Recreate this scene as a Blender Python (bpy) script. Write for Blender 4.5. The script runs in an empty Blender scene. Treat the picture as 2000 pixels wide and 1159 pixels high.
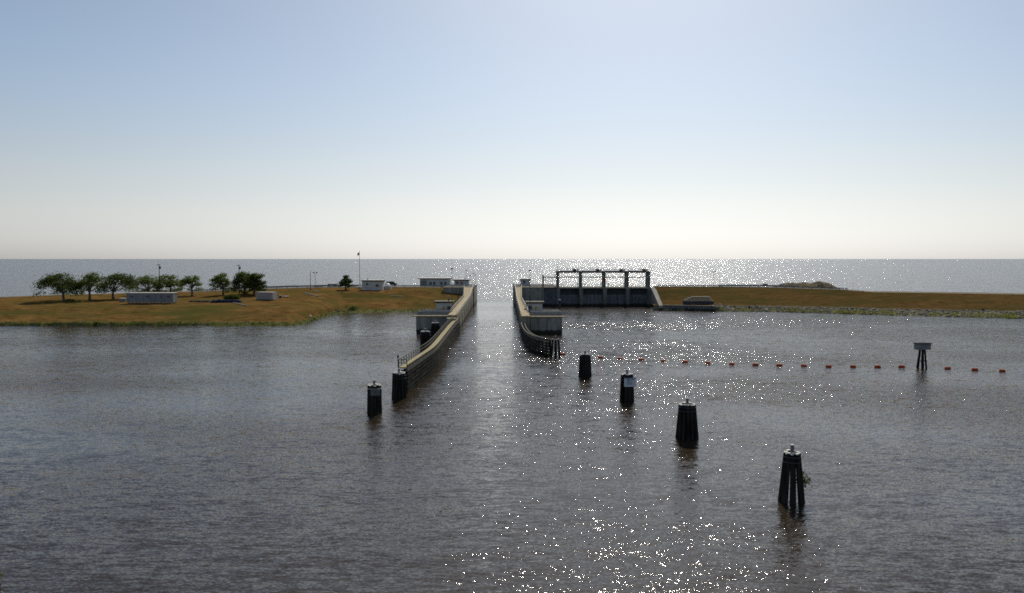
import bpy, math, random
from mathutils import Vector, Matrix, noise as mnoise
from math import radians as R, sin, cos, pi, atan, tan, sqrt
random.seed(7)
S = bpy.context.scene
COL = S.collection
# ------------------------------------------------------------------ camera
F_PX, W_PX, H_PX, EYE = 1531.0, 2000.0, 1159.0, 20.0
PITCH = atan(73.5 / F_PX)
cd = bpy.data.cameras.new('camera'); cam = bpy.data.objects.new('camera', cd); COL.objects.link(cam)
cam.location = (0, 0, EYE); cam.rotation_euler = (pi / 2 - PITCH, 0, 0)
cd.sensor_width = 36; cd.lens = F_PX / W_PX * 36; cd.clip_start = 0.5; cd.clip_end = 200000
S.camera = cam
# ------------------------------------------------------------------ sky, sun, exposure
SUN_EL, SUN_AZ = 40.0, 9.5            # degrees above the horizon, degrees right of +Y
w = bpy.data.worlds.new('World'); S.world = w; w.use_nodes = True
wn = w.node_tree.nodes; wl = w.node_tree.links
sky = wn.new('ShaderNodeTexSky'); sky.sky_type = 'NISHITA'; sky.sun_disc = False
sky.sun_elevation = R(SUN_EL); sky.sun_rotation = R(SUN_AZ)
sky.altitude = 0; sky.air_density = 0.8; sky.dust_density = 0.8; sky.ozone_density = 1.0
# thin haze low over the lake: the sky's own light with its colour washed out, fading with height
SKY_STRENGTH, TINT, HAZE_TOP, HAZE_GAIN = 0.098, (0.97, 1.015, 1.0), 0.24, 0.80
tint = wn.new('ShaderNodeMix'); tint.data_type = 'RGBA'; tint.blend_type = 'MULTIPLY'; tint.inputs[0].default_value = 1
wl.new(sky.outputs[0], tint.inputs[6]); tint.inputs[7].default_value = (*TINT, 1)
bw = wn.new('ShaderNodeRGBToBW'); wl.new(sky.outputs[0], bw.inputs[0])
pale = wn.new('ShaderNodeMix'); pale.data_type = 'RGBA'; pale.blend_type = 'MULTIPLY'; pale.inputs[0].default_value = 1
wl.new(bw.outputs[0], pale.inputs[6]); pale.inputs[7].default_value = (HAZE_GAIN, HAZE_GAIN * 0.995, HAZE_GAIN * 0.99, 1)
tc = wn.new('ShaderNodeTexCoord'); sx = wn.new('ShaderNodeSeparateXYZ'); wl.new(tc.outputs['Generated'], sx.inputs[0])
hz = wn.new('ShaderNodeMapRange'); hz.interpolation_type = 'SMOOTHSTEP'
hz.inputs[1].default_value = -0.02; hz.inputs[2].default_value = HAZE_TOP; hz.inputs[3].default_value = 0.9; hz.inputs[4].default_value = 0.24
wl.new(sx.outputs['Z'], hz.inputs[0])
smix = wn.new('ShaderNodeMix'); smix.data_type = 'RGBA'; wl.new(hz.outputs[0], smix.inputs[0]); wl.new(tint.outputs[2], smix.inputs[6]); wl.new(pale.outputs[2], smix.inputs[7])
wl.new(smix.outputs[2], wn['Background'].inputs[0]); wn['Background'].inputs[1].default_value = SKY_STRENGTH
sd = bpy.data.lights.new('sun', 'SUN'); sun = bpy.data.objects.new('sun', sd); COL.objects.link(sun)
sd.energy = 3.2; sd.angle = R(0.5); sd.color = (1.0, 0.94, 0.84)
sdir = Vector((sin(R(SUN_AZ)) * cos(R(SUN_EL)), cos(R(SUN_AZ)) * cos(R(SUN_EL)), sin(R(SUN_EL))))
sun.rotation_euler = sdir.to_track_quat('Z', 'Y').to_euler(); sun.location = (20, 100, 120)
S.view_settings.view_transform = 'Standard'; S.view_settings.look = 'None'
S.view_settings.exposure = 0.0; S.view_settings.gamma = 1.0
S.render.engine = 'CYCLES'; S.cycles.use_denoising = False
S.cycles.filter_width = 1.7; S.cycles.max_bounces = 5; S.cycles.sample_clamp_indirect = 6

# ------------------------------------------------------------------ helpers
def U(px, py, h=0.0):
    """the world point at height h seen in the survey photograph at (px, py)"""
    r, u = px - W_PX / 2, H_PX / 2 - py
    d = Vector((r, F_PX * cos(PITCH) + u * sin(PITCH), -F_PX * sin(PITCH) + u * cos(PITCH)))
    t = (h - EYE) / d.z
    return Vector((d.x * t, d.y * t, h))
def UY(px, py, Y):
    r, u = px - W_PX / 2, H_PX / 2 - py
    d = Vector((r, F_PX * cos(PITCH) + u * sin(PITCH), -F_PX * sin(PITCH) + u * cos(PITCH)))
    t = Y / d.y
    return Vector((d.x * t, Y, EYE + d.z * t))

class MB:
    def __init__(s): s.v = []; s.f = []
    def add(s, vs, fs):
        n = len(s.v); s.v += [tuple(v) for v in vs]; s.f += [tuple(i + n for i in f) for f in fs]
    def box(s, c, size, rz=0.0, taper=1.0):
        hx, hy, hz = size[0] / 2, size[1] / 2, size[2] / 2
        vs = []
        for z in (-hz, hz):
            k = taper if z > 0 else 1.0
            for x, y in ((-hx, -hy), (hx, -hy), (hx, hy), (-hx, hy)):
                x2, y2 = x * k, y * k
                vs.append((c[0] + x2 * cos(rz) - y2 * sin(rz), c[1] + x2 * sin(rz) + y2 * cos(rz), c[2] + z))
        s.add(vs, [(3, 2, 1, 0), (4, 5, 6, 7), (0, 1, 5, 4), (1, 2, 6, 5), (2, 3, 7, 6), (3, 0, 4, 7)])
    def span(s, x0, x1, y0, y1, z0, z1):
        s.box(((x0 + x1) / 2, (y0 + y1) / 2, (z0 + z1) / 2), (x1 - x0, y1 - y0, z1 - z0))
    def beam(s, a, b, wd, ht):
        """box section wd wide (horizontal) and ht tall from a to b"""
        a, b = Vector(a), Vector(b); t = (b - a).normalized()
        sd_ = t.cross(Vector((0, 0, 1)))
        if sd_.length < 1e-4: sd_ = Vector((1, 0, 0))
        sd_.normalize(); up = sd_.cross(t)
        vs = []
        for p in (a, b):
            for i, j in ((-1, -1), (1, -1), (1, 1), (-1, 1)):
                vs.append(p + sd_ * (i * wd / 2) + up * (j * ht / 2))
        s.add(vs, [(3, 2, 1, 0), (4, 5, 6, 7), (0, 1, 5, 4), (1, 2, 6, 5), (2, 3, 7, 6), (3, 0, 4, 7)])
    def tube(s, a, b, r0, r1=None, n=8, cap=True):
        s.path([a, b], [r0, r0 if r1 is None else r1], n, cap)
    def path(s, pts, rad, n=8, cap=True):
        pts = [Vector(p) for p in pts]
        if not isinstance(rad, (list, tuple)): rad = [rad] * len(pts)
        base = len(s.v); prev = None
        for i, p in enumerate(pts):
            t = (pts[min(i + 1, len(pts) - 1)] - pts[max(i - 1, 0)])
            t = t.normalized() if t.length > 1e-6 else Vector((0, 0, 1))
            a = prev if prev else (Vector((1, 0, 0)) if abs(t.x) < 0.9 else Vector((0, 1, 0)))
            a = (a - t * a.dot(t)).normalized(); prev = a; b = t.cross(a)
            for k in range(n):
                q = 2 * pi * k / n
                s.v.append(tuple(p + a * (cos(q) * rad[i]) + b * (sin(q) * rad[i])))
        for i in range(len(pts) - 1):
            for k in range(n):
                k2 = (k + 1) % n
                s.f.append((base + i * n + k, base + i * n + k2, base + (i + 1) * n + k2, base + (i + 1) * n + k))
        if cap:
            s.f.append(tuple(base + k for k in range(n))[::-1])
            s.f.append(tuple(base + (len(pts) - 1) * n + k for k in range(n)))
    def blob(s, c, rx, ry, rz, nu=10, nv=6, jit=0.0, seed=0):
        rr = random.Random(seed); base = len(s.v)
        s.v.append((c[0], c[1], c[2] - rz))
        for j in range(1, nv):
            ph = -pi / 2 + pi * j / nv
            for i in range(nu):
                th = 2 * pi * i / nu; k = 1 + rr.uniform(-jit, jit)
                s.v.append((c[0] + rx * cos(ph) * cos(th) * k, c[1] + ry * cos(ph) * sin(th) * k, c[2] + rz * sin(ph) * k))
        s.v.append((c[0], c[1], c[2] + rz)); top = len(s.v) - 1
        for i in range(nu):
            i2 = (i + 1) % nu
            s.f.append((base, base + 1 + i2, base + 1 + i))
            for j in range(nv - 2):
                q = base + 1 + j * nu
                s.f.append((q + i, q + i2, q + nu + i2, q + nu + i))
            q = base + 1 + (nv - 2) * nu
            s.f.append((q + i, q + i2, top))
    def quad(s, a, b, c, d): s.add((a, b, c, d), [(0, 1, 2, 3)])
    def build(s, name, m, parent=None, smooth=False, label=None):
        off = Vector((0, 0, 0)); p = parent
        while p is not None: off += Vector(p.location); p = p.parent
        me = bpy.data.meshes.new(name)
        me.from_pydata([(v[0] - off.x, v[1] - off.y, v[2] - off.z) for v in s.v], [], s.f)
        me.materials.append(m)
        if smooth: me.polygons.foreach_set('use_smooth', [True] * len(me.polygons))
        me.update()
        o = bpy.data.objects.new(name, me); COL.objects.link(o)
        if parent is not None: o.parent = parent
        if label: o['label'] = label
        return o

def tag(o, label=None, cat=None, group=None, kind=None):
    if label: o['label'] = label
    if cat: o['category'] = cat
    if group: o['group'] = group
    if kind: o['kind'] = kind
    return o
def thing(name, loc, label, cat, group=None):
    o = bpy.data.objects.new(name, None); COL.objects.link(o); o.location = loc
    o.empty_display_size = 0.3
    return tag(o, label, cat, group)
def kids(o): return [c for c in COL.objects if c.parent == o]
def dup(o, parent=None):
    c = o.copy(); COL.objects.link(c)
    if parent is not None: c.parent = parent
    for ch in kids(o): dup(ch, c)
    return c
def lerp(a, b, t): return a + (b - a) * t
def piece(pts, x):
    if x <= pts[0][0]: return pts[0][1]
    for (x0, y0), (x1, y1) in zip(pts, pts[1:]):
        if x <= x1: return lerp(y0, y1, (x - x0) / (x1 - x0))
    return pts[-1][1]
def spline(pts, step):
    pts = [Vector(p) for p in pts]; P = [2 * pts[0] - pts[1]] + pts + [2 * pts[-1] - pts[-2]]
    dense = []
    for i in range(1, len(P) - 2):
        for k in range(24):
            t = k / 24; a, b, c, d = P[i - 1], P[i], P[i + 1], P[i + 2]
            dense.append(0.5 * ((2 * b) + (c - a) * t + (2 * a - 5 * b + 4 * c - d) * t * t + (3 * b - a - 3 * c + d) * t ** 3))
    dense.append(pts[-1]); L = [0.0]
    for a, b in zip(dense, dense[1:]): L.append(L[-1] + (b - a).length)
    n = max(2, round(L[-1] / step)); out = []
    for k in range(n + 1):
        s = L[-1] * k / n
        for i in range(len(L) - 1):
            if s <= L[i + 1] + 1e-9:
                out.append(dense[i].lerp(dense[i + 1], (s - L[i]) / max(1e-9, L[i + 1] - L[i]))); break
    return out

# ------------------------------------------------------------------ materials
def mat(name, c1, c2=None, scale=1.0, rough=0.85, metal=0.0, stretch=(1, 1, 1), detail=5, bump=0.0, spec=0.12, lo=0.35, hi=0.65):
    m = bpy.data.materials.new(name); m.use_nodes = True
    nt = m.node_tree; n = nt.nodes; l = nt.links; b = n['Principled BSDF']
    b.inputs['Roughness'].default_value = rough; b.inputs['Metallic'].default_value = metal
    b.inputs['Specular IOR Level'].default_value = spec
    b.inputs['Base Color'].default_value = (*c1, 1)
    if c2 is not None:
        g = n.new('ShaderNodeNewGeometry'); mp = n.new('ShaderNodeMapping'); mp.inputs['Scale'].default_value = stretch
        l.new(g.outputs['Position'], mp.inputs[0])
        t = n.new('ShaderNodeTexNoise'); t.inputs['Scale'].default_value = scale; t.inputs['Detail'].default_value = detail
        l.new(mp.outputs[0], t.inputs['Vector'])
        r = n.new('ShaderNodeValToRGB'); r.color_ramp.elements[0].position = lo; r.color_ramp.elements[1].position = hi
        r.color_ramp.elements[0].color = (*c1, 1); r.color_ramp.elements[1].color = (*c2, 1)
        l.new(t.outputs['Fac'], r.inputs[0]); l.new(r.outputs[0], b.inputs['Base Color'])
        if bump:
            bp = n.new('ShaderNodeBump'); bp.inputs['Strength'].default_value = bump; bp.inputs['Distance'].default_value = 0.05
            l.new(t.outputs['Fac'], bp.inputs['Height']); l.new(bp.outputs[0], b.inputs['Normal'])
    return m
M = {}
M['concrete'] = mat('weathered_concrete', (0.26, 0.25, 0.215), (0.42, 0.40, 0.34), 0.8, 0.9, stretch=(1, 1, 0.3))
M['pier'] = mat('dark_pier_concrete', (0.17, 0.165, 0.15), (0.27, 0.26, 0.23), 0.8, 0.9, stretch=(1, 1, 0.3))
M['frame_steel'] = mat('grey_green_frame_steel', (0.10, 0.115, 0.105), (0.16, 0.175, 0.16), 0.9, 0.6)
M['boardwalk'] = mat('yellow_grey_boardwalk', (0.30, 0.25, 0.135), (0.46, 0.39, 0.235), 1.8, 0.9)
M['deck'] = mat('walkway_concrete', (0.36, 0.28, 0.15), (0.50, 0.41, 0.25), 1.5, 0.9)
M['dull_deck'] = mat('dull_grey_deck', (0.075, 0.075, 0.07), (0.13, 0.13, 0.12), 1.2, 0.9)
M['chamber'] = mat('stained_lock_face', (0.22, 0.20, 0.15), (0.40, 0.36, 0.26), 0.7, 0.9, stretch=(1, 1.4, 0.15), lo=0.3, hi=0.7)
M['steel_dark'] = mat('dark_painted_steel', (0.05, 0.055, 0.06), (0.09, 0.095, 0.10), 1.2, 0.6)
M['steel_grey'] = mat('grey_painted_steel', (0.20, 0.21, 0.205), (0.29, 0.30, 0.29), 0.9, 0.5)
M['sheetpile'] = mat('rusty_sheet_piling', (0.15, 0.16, 0.17), (0.24, 0.245, 0.25), 0.8, 0.7, stretch=(1, 1, 0.3))
M['rail'] = mat('galvanised_rail', (0.42, 0.43, 0.42), (0.56, 0.56, 0.54), 2.0, 0.35, metal=0.6)
M['timber'] = mat('creosoted_timber', (0.018, 0.016, 0.014), (0.05, 0.044, 0.037), 2.2, 0.95, stretch=(1, 1, 0.2), bump=0.4, spec=0.03)
M['waler'] = mat('sunlit_dark_timber', (0.024, 0.022, 0.018), (0.075, 0.068, 0.05), 1.4, 0.9, stretch=(1, 0.3, 1), spec=0.05)  # paler than the piles: sunlit beam edges put into the colour
M['timber_grey'] = mat('weathered_grey_timber', (0.12, 0.115, 0.09), (0.24, 0.22, 0.17), 2.0, 0.85, stretch=(1, 1, 0.4))
M['cap_white'] = mat('pale_pile_cap', (0.62, 0.58, 0.50), (0.80, 0.77, 0.70), 3.0, 0.6)  # pale grey-white colour of the caps on the pile tops
M['king'] = mat('grey_centre_pile', (0.13, 0.12, 0.11), (0.24, 0.22, 0.20), 4.0, 0.8, stretch=(1, 1, 0.2))
M['cable'] = mat('dull_steel_cable', (0.12, 0.12, 0.12), None, rough=0.5, metal=0.6)
M['wall_white'] = mat('offwhite_wall', (0.52, 0.51, 0.46), (0.64, 0.62, 0.57), 0.7, 0.85)
M['wall_grey'] = mat('pale_grey_wall', (0.50, 0.51, 0.49), (0.64, 0.64, 0.61), 0.6, 0.8)
M['siding'] = mat('grey_trailer_siding', (0.21, 0.215, 0.22), (0.29, 0.295, 0.295), 0.6, 0.6, stretch=(3, 1, 0.2))
M['roof_white'] = mat('pale_roof', (0.66, 0.63, 0.56), (0.78, 0.75, 0.68), 0.9, 0.5)
M['fascia'] = mat('dark_brown_fascia', (0.05, 0.032, 0.022), (0.08, 0.05, 0.035), 1.5, 0.7)
M['glass'] = mat('dark_window_glass', (0.03, 0.035, 0.04), None, rough=0.08, spec=0.5)
M['frame'] = mat('grey_window_frame', (0.25, 0.25, 0.25), None, rough=0.6)
M['yellow'] = mat('yellow_sign_paint', (0.55, 0.33, 0.03), (0.62, 0.38, 0.05), 4.0, 0.6)
M['red'] = mat('red_sign_paint', (0.60, 0.04, 0.02), (0.68, 0.06, 0.03), 3.0, 0.5)
M['buoy'] = mat('orange_red_float', (0.50, 0.06, 0.02), (0.66, 0.10, 0.03), 2.5, 0.5)
M['container'] = mat('pinkish_grey_container', (0.36, 0.32, 0.31), (0.46, 0.41, 0.39), 1.0, 0.6, stretch=(2, 2, 0.3))
M['container_end'] = mat('pale_container_end', (0.62, 0.59, 0.53), (0.72, 0.69, 0.62), 1.0, 0.6)
M['container_trim'] = mat('rusty_container_rail', (0.42, 0.12, 0.08), (0.52, 0.2, 0.14), 1.0, 0.7)
M['green_box'] = mat('dark_green_paint', (0.025, 0.04, 0.032), (0.05, 0.065, 0.05), 1.0, 0.6)
M['utility'] = mat('grey_green_box_paint', (0.13, 0.16, 0.14), (0.20, 0.23, 0.20), 1.0, 0.6)
M['white_paint'] = mat('white_paint', (0.74, 0.73, 0.70), (0.82, 0.81, 0.78), 1.0, 0.4)
M['tarp_blue'] = mat('dark_blue_tarp', (0.009, 0.013, 0.036), (0.018, 0.026, 0.06), 0.9, 0.95, spec=0.05)
M['tarp_grey'] = mat('dark_grey_tarp', (0.03, 0.035, 0.03), (0.06, 0.065, 0.055), 0.9, 0.95, spec=0.05)
M['tyre'] = mat('black_rubber', (0.02, 0.02, 0.02), None, rough=0.8)
M['pole'] = mat('dark_pole', (0.045, 0.038, 0.032), (0.075, 0.065, 0.055), 2.0, 0.8)
M['flagpole'] = mat('grey_flagpole', (0.13, 0.13, 0.13), None, rough=0.45, metal=0.3)
M['lamp'] = mat('dark_lamp_housing', (0.03, 0.03, 0.03), None, rough=0.6)
M['asphalt'] = mat('grey_asphalt', (0.10, 0.10, 0.095), (0.16, 0.155, 0.145), 0.8, 0.9)
M['plank'] = mat('pale_plank', (0.42, 0.37, 0.28), (0.55, 0.50, 0.40), 2.0, 0.8)
M['rock'] = mat('riprap_stone', (0.13, 0.115, 0.09), (0.36, 0.32, 0.26), 1.1, 0.9, detail=3)
M['rubble'] = mat('rubble_and_soil', (0.10, 0.085, 0.038), (0.24, 0.18, 0.095), 0.9, 0.95, detail=7)
M['bark'] = mat('grey_bark', (0.09, 0.075, 0.055), (0.17, 0.145, 0.11), 2.0, 0.9, stretch=(1, 1, 0.3))
M['sign_white'] = mat('pale_sign_board', (0.66, 0.69, 0.70), (0.74, 0.77, 0.78), 2.0, 0.5)
M['sign_dark'] = mat('dark_sign_board', (0.03, 0.03, 0.032), (0.05, 0.05, 0.052), 2.0, 0.6)
M['sign_blue'] = mat('blue_sign_ink', (0.03, 0.05, 0.16), None, rough=0.5)
M['sign_text'] = mat('dull_white_letters', (0.34, 0.34, 0.34), None, rough=0.6)
M['flag_red'] = mat('flag_red_stripe', (0.42, 0.03, 0.03), None, rough=0.8)
M['flag_white'] = mat('flag_white_stripe', (0.68, 0.66, 0.64), None, rough=0.8)
M['flag_blue'] = mat('flag_blue_field', (0.02, 0.03, 0.14), None, rough=0.8)


def tide(m, top):
    """a dark wet algae band up to about top metres, with streaks running down from the coping"""
    nt = m.node_tree; n = nt.nodes; l = nt.links; b = n['Principled BSDF']; src = b.inputs['Base Color'].links[0].from_socket
    g = n.new('ShaderNodeNewGeometry'); sp = n.new('ShaderNodeSeparateXYZ'); l.new(g.outputs['Position'], sp.inputs[0])
    mp = n.new('ShaderNodeMapping'); mp.inputs['Scale'].default_value = (1.3, 1.3, 0.10); l.new(g.outputs['Position'], mp.inputs[0])
    t = n.new('ShaderNodeTexNoise'); t.inputs['Scale'].default_value = 1.0; t.inputs['Detail'].default_value = 4; l.new(mp.outputs[0], t.inputs['Vector'])
    a = n.new('ShaderNodeMath'); a.operation = 'MULTIPLY_ADD'; l.new(t.outputs['Fac'], a.inputs[0]); a.inputs[1].default_value = -1.0; l.new(sp.outputs['Z'], a.inputs[2])
    r = n.new('ShaderNodeMapRange'); r.inputs[1].default_value = top - 0.7; r.inputs[2].default_value = top - 0.3; l.new(a.outputs[0], r.inputs[0])
    k = n.new('ShaderNodeMapRange'); k.inputs[1].default_value = 0.5; k.inputs[2].default_value = 0.72; k.inputs[3].default_value = 1.0; k.inputs[4].default_value = 0.55; l.new(t.outputs['Fac'], k.inputs[0])
    st = n.new('ShaderNodeVectorMath'); st.operation = 'SCALE'; l.new(src, st.inputs[0]); l.new(k.outputs[0], st.inputs['Scale'])
    x = n.new('ShaderNodeMix'); x.data_type = 'RGBA'; l.new(r.outputs[0], x.inputs[0]); x.inputs[6].default_value = (0.05, 0.05, 0.035, 1); l.new(st.outputs[0], x.inputs[7])
    l.new(x.outputs[2], b.inputs['Base Color'])
for k_ in ('concrete', 'chamber', 'pier', 'sheetpile'): tide(M[k_], 0.9)
def leaf_mat(name, ca, cb):
    m = mat(name, ca, cb, 0.9, 0.6, detail=3); nt = m.node_tree; n = nt.nodes; l = nt.links
    b = n['Principled BSDF']; t = n.new('ShaderNodeBsdfTranslucent'); mx = n.new('ShaderNodeMixShader'); mx.inputs[0].default_value = 0.42
    src = b.inputs['Base Color'].links[0].from_socket; l.new(src, t.inputs['Color'])
    out = n['Material Output']; l.new(b.outputs[0], mx.inputs[1]); l.new(t.outputs[0], mx.inputs[2]); l.new(mx.outputs[0], out.inputs[0])
    return m
M['leaf'] = leaf_mat('tree_leaves', (0.06, 0.10, 0.014), (0.165, 0.215, 0.036))
M['leaf_dark'] = leaf_mat('dark_tree_leaves', (0.042, 0.07, 0.012), (0.11, 0.145, 0.028))
M['reed'] = leaf_mat('bright_bank_grass', (0.13, 0.16, 0.02), (0.30, 0.29, 0.06))
M['shrub'] = leaf_mat('shrub_leaves', (0.05, 0.075, 0.015), (0.12, 0.14, 0.03))

def ground_mat(name, shore, bank, dry1, dry2, green, z0, z1):
    """dry grass over an embankment, with the waterside band by height above the water"""
    m = bpy.data.materials.new(name); m.use_nodes = True; nt = m.node_tree; n = nt.nodes; l = nt.links; b = n['Principled BSDF']
    b.inputs['Roughness'].default_value = 0.95; b.inputs['Specular IOR Level'].default_value = 0.0
    g = n.new('ShaderNodeNewGeometry')
    def nz(scale, detail=5, stretch=(1, 1, 1)):
        mp = n.new('ShaderNodeMapping'); mp.inputs['Scale'].default_value = stretch; l.new(g.outputs['Position'], mp.inputs[0])
        t = n.new('ShaderNodeTexNoise'); t.inputs['Scale'].default_value = scale; t.inputs['Detail'].default_value = detail
        t.inputs['Roughness'].default_value = 0.65; l.new(mp.outputs[0], t.inputs['Vector']); return t.outputs['Fac']
    def ramp(f, a, ca, c, cc):
        r = n.new('ShaderNodeValToRGB'); r.color_ramp.elements[0].position = a; r.color_ramp.elements[1].position = c
        r.color_ramp.elements[0].color = (*ca, 1); r.color_ramp.elements[1].color = (*cc, 1); l.new(f, r.inputs[0]); return r.outputs[0]
    def mix(f, a, c):
        x = n.new('ShaderNodeMix'); x.data_type = 'RGBA'; l.new(f, x.inputs[0]); l.new(a, x.inputs[6]); l.new(c, x.inputs[7]); return x.outputs[2]
    def mr(v, a, c):
        x = n.new('ShaderNodeMapRange'); x.inputs[1].default_value = a; x.inputs[2].default_value = c; l.new(v, x.inputs[0]); return x.outputs[0]
    dry = ramp(nz(0.22, 8, (0.6, 1, 1)), 0.40, dry1, 0.62, dry2)
    fine = ramp(nz(0.9, 7, (0.4, 1.2, 1)), 0.40, tuple(c * 0.4 for c in dry1), 0.60, tuple(c * 1.15 for c in dry2))
    half = n.new('ShaderNodeValue'); half.outputs[0].default_value = 0.5
    base = mix(half.outputs[0], dry, fine)
    grn = n.new('ShaderNodeRGB'); grn.outputs[0].default_value = (*green, 1)
    base = mix(mr(nz(0.06, 6, (0.6, 1.3, 1)), 0.44, 0.65), base, grn.outputs[0])
    sep = n.new('ShaderNodeSeparateXYZ'); l.new(g.outputs['Position'], sep.inputs[0])
    zz = n.new('ShaderNodeMath'); zz.operation = 'MULTIPLY_ADD'; l.new(nz(0.5, 5), zz.inputs[0]); zz.inputs[1].default_value = -1.2
    l.new(sep.outputs['Z'], zz.inputs[2])
    bankc = ramp(nz(0.9, 6, (0.5, 1, 2)), 0.38, bank, 0.62, shore)
    base = mix(mr(zz.outputs[0], z0 - 0.6, z1 - 0.6), bankc, base)
    l.new(base, b.inputs['Base Color'])
    bp = n.new('ShaderNodeBump'); bp.inputs['Strength'].default_value = 0.6; bp.inputs['Distance'].default_value = 0.25
    l.new(nz(1.2, 6), bp.inputs['Height']); l.new(bp.outputs[0], b.inputs['Normal'])
    return m
M['grass_left'] = ground_mat('dry_grass', (0.16, 0.135, 0.075), (0.12, 0.14, 0.025), (0.105, 0.058, 0.019), (0.25, 0.142, 0.048), (0.09, 0.083, 0.023), 0.5, 1.2)
M['grass_right'] = ground_mat('dry_dike_grass', (0.30, 0.26, 0.20), (0.12, 0.12, 0.05), (0.085, 0.052, 0.019), (0.155, 0.095, 0.035), (0.075, 0.062, 0.021), 1.5, 1.9)

def water_mat():
    m = bpy.data.materials.new('brown_lake_water'); m.use_nodes = True; nt = m.node_tree; n = nt.nodes; l = nt.links; b = n['Principled BSDF']
    b.inputs['Base Color'].default_value = (0.038, 0.027, 0.017, 1); b.inputs['Roughness'].default_value = 0.075
    b.inputs['IOR'].default_value = 1.333; b.inputs['Specular IOR Level'].default_value = 0.5
    g = n.new('ShaderNodeNewGeometry'); sep = n.new('ShaderNodeSeparateXYZ'); l.new(g.outputs['Position'], sep.inputs[0])
    def noise(scale, detail, out='Color', off=0.0):
        mp = n.new('ShaderNodeMapping'); mp.inputs['Scale'].default_value = scale; mp.inputs['Location'].default_value = (off, off * 1.7, off)
        mp.inputs['Rotation'].default_value = (0, 0, off * 0.02)
        l.new(g.outputs['Position'], mp.inputs[0])
        t = n.new('ShaderNodeTexNoise'); t.inputs['Scale'].default_value = 1.0; t.inputs['Detail'].default_value = detail
        l.new(mp.outputs[0], t.inputs['Vector']); return t.outputs[out]
    def vm(op, a, c):
        x = n.new('ShaderNodeVectorMath'); x.operation = op
        for i, v in enumerate((a, c)):
            if v is None: continue
            if isinstance(v, tuple): x.inputs[i].default_value = v
            else: l.new(v, x.inputs[i])
        return x.outputs[0]
    def math_(op, a, c, clamp=False):
        x = n.new('ShaderNodeMath'); x.operation = op; x.use_clamp = clamp
        for i, v in enumerate((a, c)):
            if isinstance(v, (int, float)): x.inputs[i].default_value = v
            else: l.new(v, x.inputs[i])
        return x.outputs[0]
    def mr(v, a, c, lo, hi):
        x = n.new('ShaderNodeMapRange'); x.interpolation_type = 'SMOOTHSTEP'
        for i, q in enumerate((a, c, lo, hi)): x.inputs[i + 1].default_value = q
        l.new(v, x.inputs[0]); return x.outputs[0]
    tot = None
    for sc, det, amp, off in (((0.18, 0.60, 1), 1.0, WAVE[0], 0.0), ((0.9, 3.0, 1), 2.0, WAVE[1], 13.0), ((4.4, 13.0, 1), 1.5, WAVE[2], 31.0)):
        v = vm('SUBTRACT', noise(sc, det, 'Color', off), (0.5, 0.5, 0.5)); v = vm('MULTIPLY', v, (amp * 1.05, amp, 0))
        tot = v if tot is None else vm('ADD', tot, v)
    # wind: the open lake is choppier, the canal carries patches, the lee of the left bank is calm
    X, Y = sep.outputs['X'], sep.outputs['Y']
    lake = mr(Y, 345, 400, 0.0, 1.0)
    patch = mr(noise((0.012, 0.02, 1), 2.5, 'Fac', 5.0), 0.36, 0.62, 0.5, 1.15)
    lee = math_('MULTIPLY', mr(X, -25, 5, 1.0, 0.0), mr(Y, 100, 235, 0.0, 0.45))
    k = math_('MULTIPLY', patch, math_('SUBTRACT', 1.0, lee))
    k = math_('MULTIPLY', k, mr(Y, 225, 290, 1.0, 0.5))      # lee of the dike
    l.new(mr(Y, 60, 420, 0.05, 0.17), b.inputs['Roughness'])  # ripples too small to tell apart far out
    side = math_('MULTIPLY', mr(X, -60, 60, 0.9, 1.1), mr(Y, 45, 150, 0.63, 1.27))
    k = math_('MULTIPLY', k, side)
    k = math_('ADD', math_('MULTIPLY', k, math_('SUBTRACT', 1.0, lake)), math_('MULTIPLY', lake, LAKE))
    sc = n.new('ShaderNodeVectorMath'); sc.operation = 'SCALE'; l.new(tot, sc.inputs[0]); l.new(k, sc.inputs['Scale'])
    lean = n.new('ShaderNodeCombineXYZ'); lean.inputs[2].default_value = 1.0; l.new(math_('MULTIPLY', lake, -LAKE_LEAN), lean.inputs[1])   # the steeper lee side of the lake's waves
    nn = vm('ADD', sc.outputs[0], lean.outputs[0]); nn = vm('NORMALIZE', nn, None)
    l.new(nn, b.inputs['Normal'])
    return m
WAVE = (0.28, 0.72, 0.95); LAKE = 1.28; LAKE_LEAN = 0.05
M['water'] = water_mat()

# ------------------------------------------------------------------ water
wb = MB(); wb.quad((-80000, -300, 0), (80000, -300, 0), (80000, 120000, 0), (-80000, 120000, 0))
tag(wb.build('water', M['water']), kind='structure', label='dark rippled brown water glittering with sunlight out to the horizon')

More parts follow.
